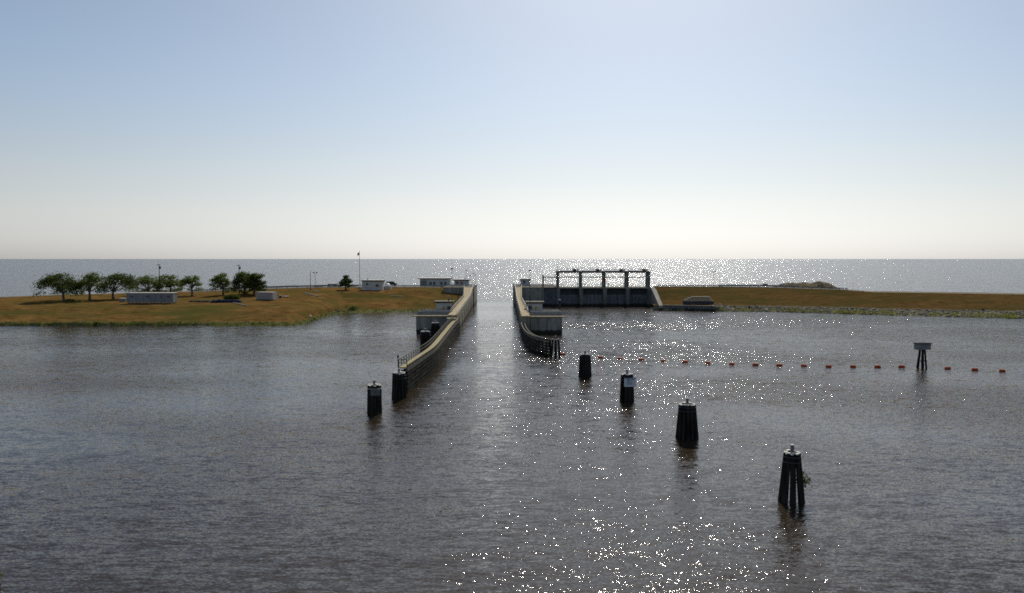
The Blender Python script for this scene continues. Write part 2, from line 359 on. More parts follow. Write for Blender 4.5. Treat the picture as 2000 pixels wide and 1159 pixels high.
# ------------------------------------------------------------------ banks
# each profile: photo column -> shore, lip, low, mid, upper, crest as (row, height above water)
LEFT = [
 (-700, [(637, 0), (632, .7), (610, 3.0), (598, 4.4), (590, 5.0), (584, 5.3)]),
 (0,    [(637, 0), (632, .7), (610, 3.0), (598, 4.4), (590, 5.0), (583, 5.4)]),
 (130,  [(636.5, 0), (631.5, .7), (610, 3.0), (598, 4.4), (589, 5.1), (578, 5.6)]),
 (220,  [(636.5, 0), (631.5, .7), (610, 3.0), (598, 4.4), (589, 5.0), (576, 5.6)]),
 (300,  [(636, 0), (631, .7), (610, 3.0), (598, 4.4), (589, 5.0), (573.5, 5.8)]),
 (370,  [(636, 0), (631, .7), (610, 3.0), (598, 4.4), (588, 5.0), (571.5, 6.0)]),
 (480,  [(637, 0), (631.5, .7), (610, 3.1), (597, 4.4), (586, 5.1), (566.5, 7.0)]),
 (560,  [(637, 0), (632, .6), (611, 3.0), (596, 4.4), (582, 5.3), (564, 7.3)]),
 (600,  [(632, 0), (627, .6), (607, 3.2), (593, 4.5), (578, 5.8), (562.5, 7.5)]),
 (640,  [(618, 0), (613.5, .5), (603, 2.2), (588, 4.2), (574, 6.2), (562, 7.5)]),
 (670,  [(611.5, 0), (607.5, .5), (597, 2.2), (583, 4.3), (571, 6.4), (562, 7.5)]),
 (750,  [(611, 0), (607, .5), (596, 2.2), (581, 4.5), (569, 6.6), (561.5, 7.5)]),
 (830,  [(609, 0), (605.5, .5), (595, 2.2), (580, 4.5), (568, 6.7), (561.5, 7.5)]),
 (866,  [(608, 0), (604.5, .5), (594, 2.2), (580, 4.4), (569, 6.3), (562.5, 7.3)]),
 (912,  [(607, 0), (603.5, .5), (593, 2.2), (584, 3.6), (577, 4.7), (573, 5.3)])]
RIGHT = [
 (1276, [(606.5, 0), (597.5, 1.8), (587, 2.2), (576, 4.1), (567.5, 5.8), (560.5, 7.2)]),
 (1393, [(608, 0), (598.5, 1.8), (588, 2.6), (578, 4.2), (569, 5.8), (561, 7.2)]),
 (1420, [(608.5, 0), (600.5, 1.2), (597, 1.8), (586, 3.3), (573, 5.3), (561, 7.2)]),
 (1500, [(609, 0), (601, 1.2), (598, 1.7), (586, 3.3), (573.5, 5.2), (562, 7.1)]),
 (1640, [(613, 0), (604, 1.2), (600, 1.8), (589, 3.2), (577, 5.0), (566.5, 6.9)]),
 (1700, [(615, 0), (606, 1.2), (602, 1.8), (591.5, 3.2), (580, 4.9), (571, 6.3)]),
 (1850, [(619, 0), (609, 1.2), (605, 1.8), (594, 3.1), (583, 4.7), (573, 6.2)]),
 (2000, [(623, 0), (612, 1.2), (607.5, 1.8), (597, 3.1), (586, 4.6), (575.5, 6.0)]),
 (2700, [(646, 0), (632, 1.2), (627, 1.8), (613, 3.1), (600, 4.6), (588, 6.0)])]
def column(prof, px):
    if px <= prof[0][0]: return prof[0][1]
    for (x0, a), (x1, b) in zip(prof, prof[1:]):
        if px <= x1:
            t = (px - x0) / (x1 - x0); return [(lerp(p[0], q[0], t), lerp(p[1], q[1], t)) for p, q in zip(a, b)]
    return prof[-1][1]
def wob(x, y, a): return a * mnoise.noise((x * 0.13, y * 0.13, 3.1))
def bank(prof, x0, x1, step, top_w, back, name, m, label):
    mb = MB(); cols = []
    px = x0
    while px <= x1 + 1e-6:
        c = column(prof, px); P = [U(px, r, h) for r, h in c]
        dirv = Vector((P[0].x, P[0].y, 0)).normalized()
        shift = 1.6 * mnoise.noise((px * 0.045, 7.7, 0)) + 0.6 * mnoise.noise((px * 0.17, 1.7, 0))
        P[0] = P[0] + dirv * shift * 0.8; P[1] = P[1] + dirv * shift * 0.8
        row = [P[0] - dirv * 5 - Vector((0, 0, 1.3))]
        for a, b, n in zip(P, P[1:], (5, 8, 8, 8, 8)):
            for k in range(n):
                q = a.lerp(b, k / n)
                if k or a is not P[0]: q.z += wob(q.x, q.y, 0.22 if b is not P[-1] else 0.12) * (0.4 if b is P[1] else 1)
                row.append(q)
        row.append(P[-1])
        e = P[-1]
        row += [e + dirv * (top_w * 0.5), e + dirv * top_w, e + dirv * (top_w + back * 0.5) - Vector((0, 0, e.z * 0.5)), e + dirv * (top_w + back) - Vector((0, 0, e.z + 1.3))]
        cols.append(row); px += step
    n = len(cols[0])
    for c in cols: mb.v += [tuple(p) for p in c]
    for i in range(len(cols) - 1):
        for j in range(n - 1):
            mb.f.append((i * n + j, (i + 1) * n + j, (i + 1) * n + j + 1, i * n + j + 1))
    return tag(mb.build(name, m, smooth=True), kind='structure', label=label)
bank(LEFT, -700, 912, 4, 11, 22, 'left_embankment', M['grass_left'], 'brown dry grass embankment with green waterside left of the lock')
bank(RIGHT, 1276, 2700, 6, 11, 24, 'right_embankment', M['grass_right'], 'long straight dry grass dike with stony foot right of the spillway')
def G(px, row, prof=LEFT):
    """ground point of the bank seen at (px, row)"""
    c = column(prof, px)
    if row >= c[0][0]: h = 0.0
    elif row <= c[-1][0]: h = c[-1][1]
    else:
        for (r0, h0), (r1, h1) in zip(c, c[1:]):
            if row >= r1: h = lerp(h0, h1, (r0 - row) / (r0 - r1)); break
    p = U(px, row, h); return p

def road(prof, pxs, off0, off1, name, label):
    mb = MB()
    for px in pxs:
        r, h = column(prof, px)[-1]; e = U(px, r, h); d = Vector((e.x, e.y, 0)).normalized()
        mb.v += [tuple(e + d * off0 + Vector((0, 0, 0.03))), tuple(e + d * off1 + Vector((0, 0, 0.03)))]
    for i in range(len(pxs) - 1): mb.f.append((2 * i, 2 * i + 2, 2 * i + 3, 2 * i + 1))
    tag(mb.build(name, M['asphalt']), kind='structure', label=label)
road(LEFT, list(range(372, 868, 8)), 1.6, 9.0, 'road', 'grey asphalt crest road on the left embankment')
road(RIGHT, list(range(1284, 1690, 8)), 1.6, 9.0, 'road', 'grey asphalt crest road on the right dike')

M['shell'] = mat('pale_shell_track', (0.30, 0.25, 0.17), (0.42, 0.36, 0.26), 0.6, 0.95)
mb_ = M['asphalt']; M['asphalt'] = M['shell']
road(RIGHT, list(range(1688, 2640, 16)), .3, 5.0, 'track', 'pale shell track along the crest of the far right dike')
M['asphalt'] = mb_
# waterside growth and stones (nobody could count them)
rg = random.Random(5)
mb = MB()
for i in range(4200):
    px = rg.uniform(-60, 905); c = column(LEFT, px)
    dens = mnoise.noise((px * 0.022, 0.5, 0)) * 0.6 + 0.45 + (0.35 if px > 585 else 0)
    if rg.random() > dens: continue
    t = rg.random(); row = lerp(c[0][0], c[1][0] - 1.5, t); p = G(px, row)
    d = Vector((p.x, p.y, 0)).normalized()
    p += d * (1.6 * mnoise.noise((px * 0.045, 7.7, 0)) * 0.8)
    hgt = rg.uniform(0.1, 0.4); a = rg.uniform(-.6, .6); wv = Vector((cos(a), sin(a), 0)) * rg.uniform(0.2, 0.5)
    ln = Vector((rg.uniform(-.2, .2), rg.uniform(.2, .8), hgt)); p.z -= 0.05
    mb.quad(p - wv, p + wv, p + wv * 0.5 + ln, p - wv * 0.6 + ln)
tag(mb.build('bank_grass', M['reed']), kind='stuff', label='bright green grass fringe along the left waterline')
mb = MB()
for i in range(1500):
    px = rg.uniform(1397, 2040); c = column(RIGHT, px); row = lerp(c[0][0] + 0.4, c[2][0] + 1, rg.random() ** 0.8); p = G(px, row, RIGHT)
    s = rg.uniform(0.15, 0.55) * (1.5 if rg.random() < 0.06 else 1)
    mb.blob((p.x, p.y, p.z + s * 0.1), s * rg.uniform(.8, 1.5), s, s * 0.6, 6, 4, 0.25, i)
tag(mb.build('riprap', M['rock']), kind='stuff', label='pale riprap stones along the foot of the right dike')
mb = MB()
for i in range(2600):
    px = rg.uniform(1396, 2040); c = column(RIGHT, px)
    if rg.random() > mnoise.noise((px * 0.03, 2.5, 0)) * 0.8 + 0.45: continue
    row = lerp(c[0][0], c[1][0], rg.random() ** 1.3 * 0.8); p = G(px, row, RIGHT)
    hgt = rg.uniform(0.2, 0.55); a = rg.uniform(0, pi); wv = Vector((cos(a), sin(a), 0)) * rg.uniform(0.15, 0.4)
    ln = Vector((rg.uniform(-.2, .2), rg.uniform(-.2, .2), hgt)); p.z += 0.1
    mb.quad(p - wv, p + wv, p + wv * 0.5 + ln, p - wv * 0.6 + ln)
tag(mb.build('waterside_weeds', M['reed']), kind='stuff', label='green weeds among the stones along the right waterline')

# ------------------------------------------------------------------ railings
def handrail(pts, parent, h=1.05, rails=(1.05, 0.55), step=2.4, r=0.035, post_r=0.035, m='rail'):
    P = []
    for a, b in zip(pts, pts[1:]):
        a, b = Vector(a), Vector(b); n = max(1, round((b - a).length / step))
        for k in range(n): P.append(a.lerp(b, k / n))
    P.append(Vector(pts[-1]))
    for q in rails:
        t = MB(); t.path([p + Vector((0, 0, q)) for p in P], r, 6); t.build('rail', M[m], parent)
    for p in P:
        t = MB(); t.tube(p, p + Vector((0, 0, h)), post_r, n=6); t.build('rail_post', M[m], parent)

# ------------------------------------------------------------------ navigation lock
def section_wall(secs, zb, name, m, parent):
    """secs: (y, x_front, x_back, z_top)"""
    mb = MB()
    for y, a, b, z in secs: mb.v += [(a, y, zb), (b, y, zb), (b, y, z), (a, y, z)]
    n = len(secs)
    for i in range(n - 1):
        for k in range(4):
            k2 = (k + 1) % 4; mb.f.append((4 * i + k, 4 * i + k2, 4 * i + 4 + k2, 4 * i + 4 + k))
    mb.f.append((3, 2, 1, 0)); e = 4 * (n - 1); mb.f.append((e, e + 1, e + 2, e + 3))
    return mb.build(name, m, parent)
def slab(secs, th, name, m, parent):
    mb = MB()
    for y, a, b, z in secs: mb.v += [(a, y, z), (b, y, z), (b, y, z + th), (a, y, z + th)]
    n = len(secs)
    for i in range(n - 1):
        for k in range(4):
            k2 = (k + 1) % 4; mb.f.append((4 * i + k, 4 * i + k2, 4 * i + 4 + k2, 4 * i + 4 + k))
    mb.f.append((3, 2, 1, 0)); e = 4 * (n - 1); mb.f.append((e, e + 1, e + 2, e + 3))
    return mb.build(name, m, parent)

# left wall
LW = thing('lock_wall', (-16.5, 208, 0), 'long concrete lock wall with tan walkway, left side of the lock chamber', 'lock wall')
secs = [(208, -14.7, -17.0, 4.95), (216, -14.8, -17.0, 4.95), (296, -15.9, -18.2, 5.35), (331, -16.4, -20.2, 7.85)]
section_wall(secs, -3, 'wall', M['chamber'], LW)
section_wall([(331.003, -16.0, -29.0, 7.85), (372, -16.6, -29.0, 7.85)], -3, 'gate_bay', M['concrete'], LW)
slab([(207.8, -14.62, -17.1, 4.95), (216, -14.72, -17.1, 4.95), (296, -15.82, -18.3, 5.35), (331, -16.32, -20.3, 7.85), (331.1, -16.32, -20.3, 7.85)], 0.16, 'walkway', M['deck'], LW)
slab([(330.7, -15.9, -29.3, 7.86), (332.2, -15.92, -29.3, 7.86)], 0.2, 'walkway', M['deck'], LW)
slab([(332.203, -15.92, -29.3, 7.86), (372, -16.5, -29.3, 7.86)], 0.16, 'bay_deck', M['dull_deck'], LW)
mb = MB(); mb.span(-26.0, -17.003, 212, 239, -3, 4.4); mb.build('gate_bay', M['concrete'], LW)
mb = MB(); mb.span(-27.0, -17.2, 211.6, 213.2, 4.4, 4.62); mb.build('walkway', M['deck'], LW)
mb = MB(); mb.span(-26.6, -17.2, 213.203, 239.5, 4.4, 4.56); mb.build('bay_deck', M['dull_deck'], LW)
for k in range(5):
    mb = MB(); mb.beam((-26.2, 216.5 + k * 3.2, 4.85), (-17.6, 216.5 + k * 3.2, 4.85), .3, .55); mb.build('gate_girder', M['steel_grey'], LW)
mb = MB(); mb.span(-17.0, -14.75, 204.6, 207.8, -3, 4.3); mb.build('landing', M['concrete'], LW)
mb = MB(); mb.span(-17.1, -14.7, 204.4, 207.79, 4.3, 4.46); mb.build('walkway', M['deck'], LW)
edge = [(-14.75, 208.2, 5.1), (-14.85, 216, 5.1), (-15.95, 296, 5.5), (-16.45, 331, 8.0), (-16.9, 371, 8.0)]
handrail(edge, LW, step=3.4, r=0.05)
handrail([(-17.0, 216.5, 5.1), (-18.2, 296, 5.5), (-20.2, 331, 8.0)], LW, step=3.4, r=0.05)
handrail([(-17.3, 211.9, 4.6), (-26.7, 211.9, 4.6)], LW, rails=(1.05, .7, .35), step=1.5, r=0.045, m='steel_grey')
handrail([(-17.3, 214.5, 4.56), (-26.4, 214.5, 4.56)], LW, rails=(1.05, .7, .35), step=1.5, r=0.045, m='steel_grey')
handrail([(-29.2, 331, 8.05), (-20.4, 331, 8.05)], LW, rails=(1.05, .7, .35), step=1.6, r=0.05, m='steel_grey')
for i in range(7):     # ladder recesses and fender timbers on the chamber face
    y = 222 + i * 15; x = piece([(208, -14.7), (296, -15.9), (331, -16.4)], y)
    t = MB(); t.box((x + 0.05, y, 1.2), (0.12, 0.22, 5.0)); t.build('fender_timber', M['timber_grey'], LW)
# right wall
RW = thing('lock_wall', (3.5, 208, 0), 'long concrete lock wall with tan walkway, right side of the lock chamber beside the spillway', 'lock wall')
secs = [(205, 2.45, 4.6, 4.9), (216, 2.3, 4.5, 4.95), (281, 1.7, 3.4, 5.3), (331, 1.25, 4.0, 7.85)]
section_wall(secs, -3, 'wall', M['chamber'], RW)
section_wall([(331.003, 0.9, 13.4, 7.85), (372, 0.4, 13.4, 7.85)], -3, 'gate_bay', M['concrete'], RW)
slab([(204.8, 2.37, 4.7, 4.9), (216, 2.22, 4.6, 4.95), (281, 1.62, 3.5, 5.3), (331, 1.17, 4.1, 7.85), (331.1, 1.17, 4.1, 7.85)], 0.16, 'walkway', M['deck'], RW)
slab([(330.7, 0.8, 19.2, 7.86), (332.2, 0.79, 19.2, 7.86)], 0.2, 'walkway', M['deck'], RW)
slab([(332.203, 0.79, 19.2, 7.86), (372, 0.3, 19.2, 7.86)], 0.16, 'bay_deck', M['dull_deck'], RW)
mb = MB(); mb.span(4.61, 13.45, 209.5, 237, -3, 4.4); mb.build('gate_bay', M['concrete'], RW)
mb = MB(); mb.span(4.72, 14.4, 209.1, 210.7, 4.4, 4.62); mb.build('walkway', M['deck'], RW)
mb = MB(); mb.span(4.72, 14.2, 210.703, 237.5, 4.4, 4.56); mb.build('bay_deck', M['dull_deck'], RW)
for k in range(5):
    mb = MB(); mb.beam((5.2, 214 + k * 3.2, 4.85), (13.8, 214 + k * 3.2, 4.85), .3, .55); mb.build('gate_girder', M['steel_grey'], RW)
mb = MB()
n = 16                 # corrugated sheet piling between gate bay and spillway
prev = None
for i in range(n * 2 + 1):
    x = 13.4 + 5.4 * i / (2 * n); y = 331.6 + (0.35 if (i // 1) % 4 in (1, 2) else 0.0)
    if prev: mb.quad((prev[0], prev[1], -2), (x, y, -2), (x, y, 7.84), (prev[0], prev[1], 7.84))
    prev = (x, y)
mb.build('sheet_piling', M['sheetpile'], RW)
handrail([(2.5, 205.2, 5.05), (2.35, 216, 5.1), (1.75, 281, 5.45), (1.3, 331, 8.0), (0.5, 371, 8.0)], RW, step=3.4, r=0.05)
handrail([(4.5, 217, 5.1), (3.4, 281, 5.45), (4.0, 331, 8.0)], RW, step=3.4, r=0.05)
handrail([(4.9, 209.4, 4.6), (14.2, 209.4, 4.6)], RW, rails=(1.05, .7, .35), step=1.5, r=0.045, m='steel_grey')
handrail([(4.9, 212, 4.56), (14.0, 212, 4.56)], RW, rails=(1.05, .7, .35), step=1.5, r=0.045, m='steel_grey')
handrail([(4.3, 331.1, 8.06), (19.0, 331.1, 8.06)], RW, rails=(1.05, .7, .35), step=1.6, r=0.05, m='steel_grey')
for i in range(7):
    y = 216 + i * 15; x = piece([(205, 2.45), (281, 1.7), (331, 1.25)], y)
    t = MB(); t.box((x - 0.05, y, 1.2), (0.12, 0.22, 5.0)); t.build('fender_timber', M['timber_grey'], RW)

# ------------------------------------------------------------------ small buildings
def window(root, c, w_, h_, face='y'):
    f = MB(); f.box(c, (w_ + 0.16, 0.10, h_ + 0.16)); fo = f.build('window', M['frame'], root)
    g = MB(); g.box((c[0], c[1] - 0.06, c[2]), (w_, 0.03, h_)); g.build('pane', M['glass'], fo)
def house(name, x0, x1, y0, dep, zb, zt, label, cat, wins=(), doors=(), disc=None, wall='wall_white', over=0.4, roof_h=0.3, chimney=None, fascia=True, roof_m='roof_white'):
    rt = thing(name, ((x0 + x1) / 2, y0 + dep / 2, zb), label, cat)
    b = MB(); b.span(x0, x1, y0, y0 + dep, zb - 0.6, zt); b.build('wall', M[wall], rt)
    r = MB()
    if fascia:
        r.span(x0 - over, x1 + over, y0 - over, y0 + dep + over, zt, zt + roof_h); r.build('fascia', M['fascia'], rt)
        q = MB(); q.span(x0 - over - 0.02, x1 + over + 0.02, y0 - over - 0.02, y0 + dep + over + 0.02, zt + roof_h, zt + roof_h + 0.12); ro = q.build('roof', M[roof_m], rt)
    else:
        r.span(x0 - over, x1 + over, y0 - over, y0 + dep + over, zt, zt + roof_h); ro = r.build('roof', M['roof_white'], rt)
    for (cx, cz, ww, hh) in wins: window(rt, (cx, y0 - 0.05, cz), ww, hh)
    for (cx, cz, ww, hh, mm) in doors:
        d = MB(); d.box((cx, y0 - 0.03, cz), (ww, 0.1, hh)); dd = d.build('door', M[mm], rt)
        k = MB(); k.box((cx + ww * 0.38, y0 - 0.11, cz), (0.08, 0.06, 0.14)); k.build('handle', M['rail'], dd)
    if disc:
        t = MB(); t.tube((disc[0], y0 - 0.02, disc[1]), (disc[0], y0 - 0.1, disc[1]), disc[2], n=20); t.build('round_sign', M['yellow'], rt)
    if chimney:
        c = MB(); c.tube((chimney, y0 + dep * 0.5, zt + roof_h), (chimney, y0 + dep * 0.5, zt + roof_h + 0.9), 0.18, n=8); c.build('vent_pipe', M['steel_dark'], rt)
    return rt
# near lock: two control houses on the gate bays
p = UY(849, 600, 232).x; q = UY(884.5, 600, 232).x
house('control_house', p + .5, q - .5, 232, 4.5, 4.6, 7.0, 'small grey control house with round yellow sign on the near left gate bay', 'hut',
      wins=[(UY(877.5, 600, 232).x, UY(877.5, 601.5, 232).z, 1.1, 0.8)], disc=(UY(866.5, 602, 232).x, UY(866, 601.8, 232).z, 0.48), wall='wall_grey', over=0.7, roof_h=0.34, chimney=q - 1.4, roof_m='timber_grey')
p = UY(1027, 600, 230).x; q = UY(1062.5, 600, 230).x
house('control_house', p + .5, q - .5, 230, 4.5, 4.6, 6.95, 'small grey control house with round yellow sign on the near right gate bay', 'hut',
      wins=[(UY(1035, 600, 230).x, UY(1035, 601.3, 230).z, 1.1, 0.85)], disc=(UY(1047, 602, 230).x, UY(1047, 601.8, 230).z, 0.45), wall='wall_grey', over=0.6, roof_h=0.34, roof_m='timber_grey')
# far lock: two more and the wide service building
p = UY(885, 555, 352).x; q = UY(917, 555, 352).x
house('control_house', p + .5, q - .5, 352, 5, 8.05, 10.3, 'control house with reddish brown door panel on the far left gate bay', 'hut',
      wins=[(UY(893, 555, 352).x, 9.3, 1.2, 0.8)], wall='wall_grey', over=0.6, roof_h=0.4, chimney=UY(907, 555, 352).x,
      doors=[(UY(901.5, 553, 352).x, 9.2, 1.1, 1.2, 'container_trim')])
p = UY(1015, 555, 352).x; q = UY(1037, 555, 352).x
house('control_house', p + .4, q - .4, 352, 5, 8.05, 10.6, 'control house on the far right gate bay beside a thin pole', 'hut',
      wins=[(UY(1024, 555, 352).x, 9.6, 1.0, 0.9)], wall='wall_grey', over=0.5, roof_h=0.35)
p = UY(820, 555, 362).x; q = UY(878, 555, 362).x; zt = UY(850, 545, 362).z
house('service_building', p, q, 362, 8, 7.4, zt, 'wide pale service building with flat roof and garage door left of the lock', 'building',
      wins=[(UY(x, 555, 362).x, UY(x, 553.8, 362).z, 0.8, 1.3) for x in (841, 848, 862, 870)],
      doors=[(UY(827.5, 555, 362).x, lerp(7.4, zt, 0.42), 2.7, 2.6, 'steel_grey')], wall='wall_grey', over=0.8, roof_h=0.28)
# white block house on the crest
g = G(728, 567); zt = UY(728, 550, g.y).z
p = UY(707, 560, g.y).x; q = UY(747, 560, g.y).x
house('block_house', p, q, g.y, 5.5, g.z - 0.2, zt, 'white block house with cream roof edge beside the flagpole', 'building',
      wins=[(UY(717, 555, g.y).x, UY(717, 555.3, g.y).z, 0.75, 0.75), (UY(736.5, 557, g.y).x, UY(736, 558, g.y).z, 1.15, 0.85)], over=0.25, roof_h=0.45, chimney=UY(716, 540, g.y).x)
# tank and box beside it
g = G(757, 565.5)
rt = thing('water_tank', g, 'round white tank end behind a pale low box right of the block house', 'tank')
b = MB(); b.span(UY(749.5, 560, g.y).x, UY(763.5, 560, g.y).x, g.y, g.y + 2, g.z - 0.5, UY(757, 558.8, g.y).z); b.build('plinth', M['wall_white'], rt)
b = MB(); c = UY(757, 556.5, g.y + 2.5); b.blob((c.x, c.y + 1.2, c.z - 0.35), 0.95, 2.2, 1.0, 16, 10); b.build('tank', M['white_paint'], rt, smooth=True)

# ------------------------------------------------------------------ spillway
SY = 333.0
XP = [UY(x, 560, SY).x for x in (1090, 1135, 1181, 1226, 1268)]
SP = thing('spillway', (XP[2], SY, 0), 'grey four bay spillway gate structure with tall overhead hoist frame', 'spillway')
DK = 7.95; TOP = UY(1180, 526.5, SY).z
for x in XP:
    b = MB(); b.span(x - 0.85, x + 0.85, SY - 1.2, SY + 12, -3, DK - 0.5)
    for k in range(6):      # rounded pier nose
        pass
    b.tube((x, SY - 1.2, -3), (x, SY - 1.2, DK - 0.5), 0.85, n=16); b.build('pier', M['pier'], SP)
    b = MB(); b.span(x - 0.45, x + 0.45, SY + 0.2, SY + 1.6, DK, TOP - 1.5); b.build('column', M['frame_steel'], SP)
    b = MB(); b.span(x - 0.42, x + 0.42, SY + 6.4, SY + 7.4, DK, TOP - 1.5); b.build('column', M['frame_steel'], SP)
b = MB(); b.span(XP[0] - 1.0, XP[4] + 1.0, SY - 0.6, SY + 12.2, DK - 0.5, DK); b.build('deck', M['concrete'], SP)
for i in range(4):
    xa, xb = XP[i] + 0.86, XP[i + 1] - 0.86
    b = MB(); b.span(xa, xb, SY + 2.6, SY + 3.0, 4.6, DK - 0.51); b.build('shaded_opening', M['steel_dark'], SP)  # dark sheet standing in for the shaded opening under the deck
    b = MB(); b.span(xa, xb, SY + 1.2, SY + 1.6, -2, 4.75)
    for k in range(5): b.span(xa, xb, SY + 0.95, SY + 1.2, 0.35 + k * 0.98, 0.52 + k * 0.98)
    for k in range(6):
        xm = lerp(xa, xb, k / 5); b.span(xm - 0.08, xm + 0.08, SY + 0.9, SY + 1.2, -1.5, 4.7)
    b.build('gate', M['sheetpile'], SP)
    # hoist beam, machine cover, motor
    b = MB(); b.span(XP[i] + 0.53, XP[i + 1] - 0.53, SY + 0.3, SY + 1.5, TOP - 1.5, TOP - 0.75)
    b.build('hoist_beam', M['steel_dark'], SP)
    b = MB(); b.span(XP[i] + 0.53, XP[i + 1] - 0.53, SY + 6.5, SY + 7.3, TOP - 1.5, TOP - 0.75); b.build('hoist_beam', M['steel_dark'], SP)
    b = MB(); p0, p1, q0, q1 = XP[i] + 0.7, XP[i] + 6.3, SY + 0.4, SY + 3.6
    b.add([(p0, q0, TOP - .75), (p1, q0, TOP - .75), (p1, q1, TOP - .75), (p0, q1, TOP - .75), (p0, q0, TOP - .6), (p1, q0, TOP - .6), (p1, q1, TOP - .1), (p0, q1, TOP - .1)],
          [(3, 2, 1, 0), (4, 5, 6, 7), (0, 1, 5, 4), (1, 2, 6, 5), (2, 3, 7, 6), (3, 0, 4, 7)]); b.build('machine_cover', M['wall_grey'], SP)
    b = MB(); b.box((XP[i] + 7.2, SY + 2.6, TOP - 0.3), (1.5, 1.4, 0.9), taper=0.7); b.tube((XP[i] + 6.3, SY + 2.6, TOP - 0.3), (XP[i] + 8.9, SY + 2.6, TOP - 0.3), 0.28, n=10)
    b.build('hoist_motor', M['steel_dark'], SP)
    for x in (xa + 0.7, xb - 0.7):
        b = MB(); b.tube((x, SY - 0.4, DK), (x, SY - 0.4, DK + 1.3), 0.04, n=6); fl = b.build('floodlight', M['lamp'], SP)
        b = MB(); b.box((x, SY - 0.45, DK + 1.5), (0.6, 0.4, 0.5), taper=0.7); b.build('lamp_head', M['lamp'], fl)
for x in XP:
    b = MB(); b.span(x - 0.52, x + 0.52, SY + 0.2, SY + 7.4, TOP - 1.5, TOP - 0.7); b.build('cross_beam', M['frame_steel'], SP)
b = MB(); b.span(XP[0] - 6.4, XP[4] + 0.2, SY - 0.5, SY - 0.15, UY(1180, 541.8, SY).z - 0.18, UY(1180, 541.8, SY).z + 0.22); b.build('monorail_beam', M['plank'], SP)
b = MB(); x = XP[0] - 6.4; b.span(x - 0.3, x + 0.3, SY - 0.7, SY - 0.1, DK, UY(1060, 539, SY).z); b.span(x - 0.45, x + 0.45, SY - 0.85, SY + 0.05, UY(1060, 539, SY).z, UY(1060, 538, SY).z); b.build('monorail_post', M['timber'], SP)
for dx in (-5.4, -2.6):
    b = MB(); z = UY(1060, 542.5, SY).z; x = XP[0] + dx
    b.path([(x, SY - .3, z), (x, SY - .3, z - 0.9), (x + .22, SY - .3, z - 1.2), (x + .1, SY - .3, z - 1.5), (x - .2, SY - .3, z - 1.3)], 0.09, 6); b.build('hook', M['steel_dark'], SP)
handrail([(XP[0] - .6, SY + .1, TOP - .7), (XP[4] + .8, SY + .1, TOP - .7)], SP, h=1.2, rails=(1.2, 0.65), step=2.2, r=0.055, post_r=.05, m='frame_steel')
handrail([(XP[0] - .9, SY - .5, DK), (XP[4] + .9, SY - .5, DK)], SP, h=1.1, rails=(1.1, 0.6), step=1.7, r=0.03, m='steel_grey')
b = MB()              # caged ladder at the left end
for sx in (-1.35, -0.85):
    b.tube((XP[0] + sx, SY + .6, DK + 2.6), (XP[0] + sx, SY + .6, TOP), 0.05, n=5)
for k in range(16):
    z = lerp(DK + 2.7, TOP - .1, k / 15); b.path([(XP[0] - 1.35, SY + .6, z), (XP[0] - 1.35, SY - .1, z), (XP[0] - .85, SY - .1, z), (XP[0] - .85, SY + .6, z)], 0.035, 5)
b.build('caged_ladder', M['steel_grey'], SP)
for x in (XP[0] - 0.2, XP[4] + 0.3):
    b = MB(); b.tube((x, SY + 1, TOP - .7), (x, SY + 1, TOP + 2.4), 0.05, n=6); b.build('lightning_rod', M['steel_dark'], SP)
# right wing wall, sloping down to the sheet piling
xw = UY(1271, 560, SY).x
b = MB(); ya, yb = SY, 303.8
xa, xb = UY(1270, 560, SY).x, UY(1287, 600, 304).x
b.add([(xa, ya, -3), (xa + 1.8, ya, -3), (xa + 1.8, ya, 7.9), (xa, ya, 7.9),
       (xa, ya - 5, -3), (xa + 1.8, ya - 5, -3), (xa + 1.8, ya - 5, 6.9), (xa, ya - 5, 6.9),
       (xb, yb, -3), (xb + 1.5, yb, -3), (xb + 1.5, yb, 1.9), (xb, yb, 1.9)],
      [(3, 2, 1, 0), (0, 4, 7, 3), (1, 2, 6, 5), (3, 7, 6, 2), (4, 8, 11, 7), (5, 6, 10, 9), (7, 11, 10, 6), (8, 9, 10, 11)])
b.build('wing_wall', M['concrete'], SP)
# red round sign on the third pier column
c = UY(1179.5, 547.2, SY - 0.9)
rt = thing('stop_sign', (c.x, c.y, DK), 'red round warning board on the middle column of the spillway', 'sign')
b = MB(); b.tube((c.x, c.y, c.z), (c.x, c.y + 0.08, c.z), 0.52, n=8); b.build('board', M['red'], rt)
b = MB(); b.tube((c.x, c.y + 0.14, DK), (c.x, c.y + 0.14, c.z + 0.2), 0.05, n=6); b.build('post', M['steel_grey'], rt)
# sheet pile bulkhead on the right
b = MB(); a0, a1 = U(1288, 606.3, 0), U(1396, 608.3, 0); prev = None
dv = (a1 - a0); N = 72; nrm = Vector((dv.y, -dv.x, 0)).normalized()
for i in range(N + 1):
    q = a0 + dv * (i / N) + nrm * (0.22 if i % 4 in (1, 2) else -0.12)
    if prev: b.quad((prev.x, prev.y, -2), (q.x, q.y, -2), (q.x, q.y, 1.95), (prev.x, prev.y, 1.95))
    prev = q
rt = thing('bulkhead_wall', (lerp(a0.x, a1.x, .5), lerp(a0.y, a1.y, .5), 0), 'corrugated dark steel sheet pile wall at the foot of the right dike', 'retaining wall')
b.build('sheet_piling', M['sheetpile'], rt)
b = MB(); b.beam(a0 - nrm * 0.1 + Vector((0, 0, 2.03)), a1 - nrm * 0.1 + Vector((0, 0, 2.03)), 0.9, 0.16); b.build('coping', M['concrete'], rt)
b = MB(); q = a1; b.beam(q + Vector((0.2, 0, 0)), q + Vector((1.0, 9, 0)), 0.4, 4.0); b.build('return_wall', M['sheetpile'], rt)
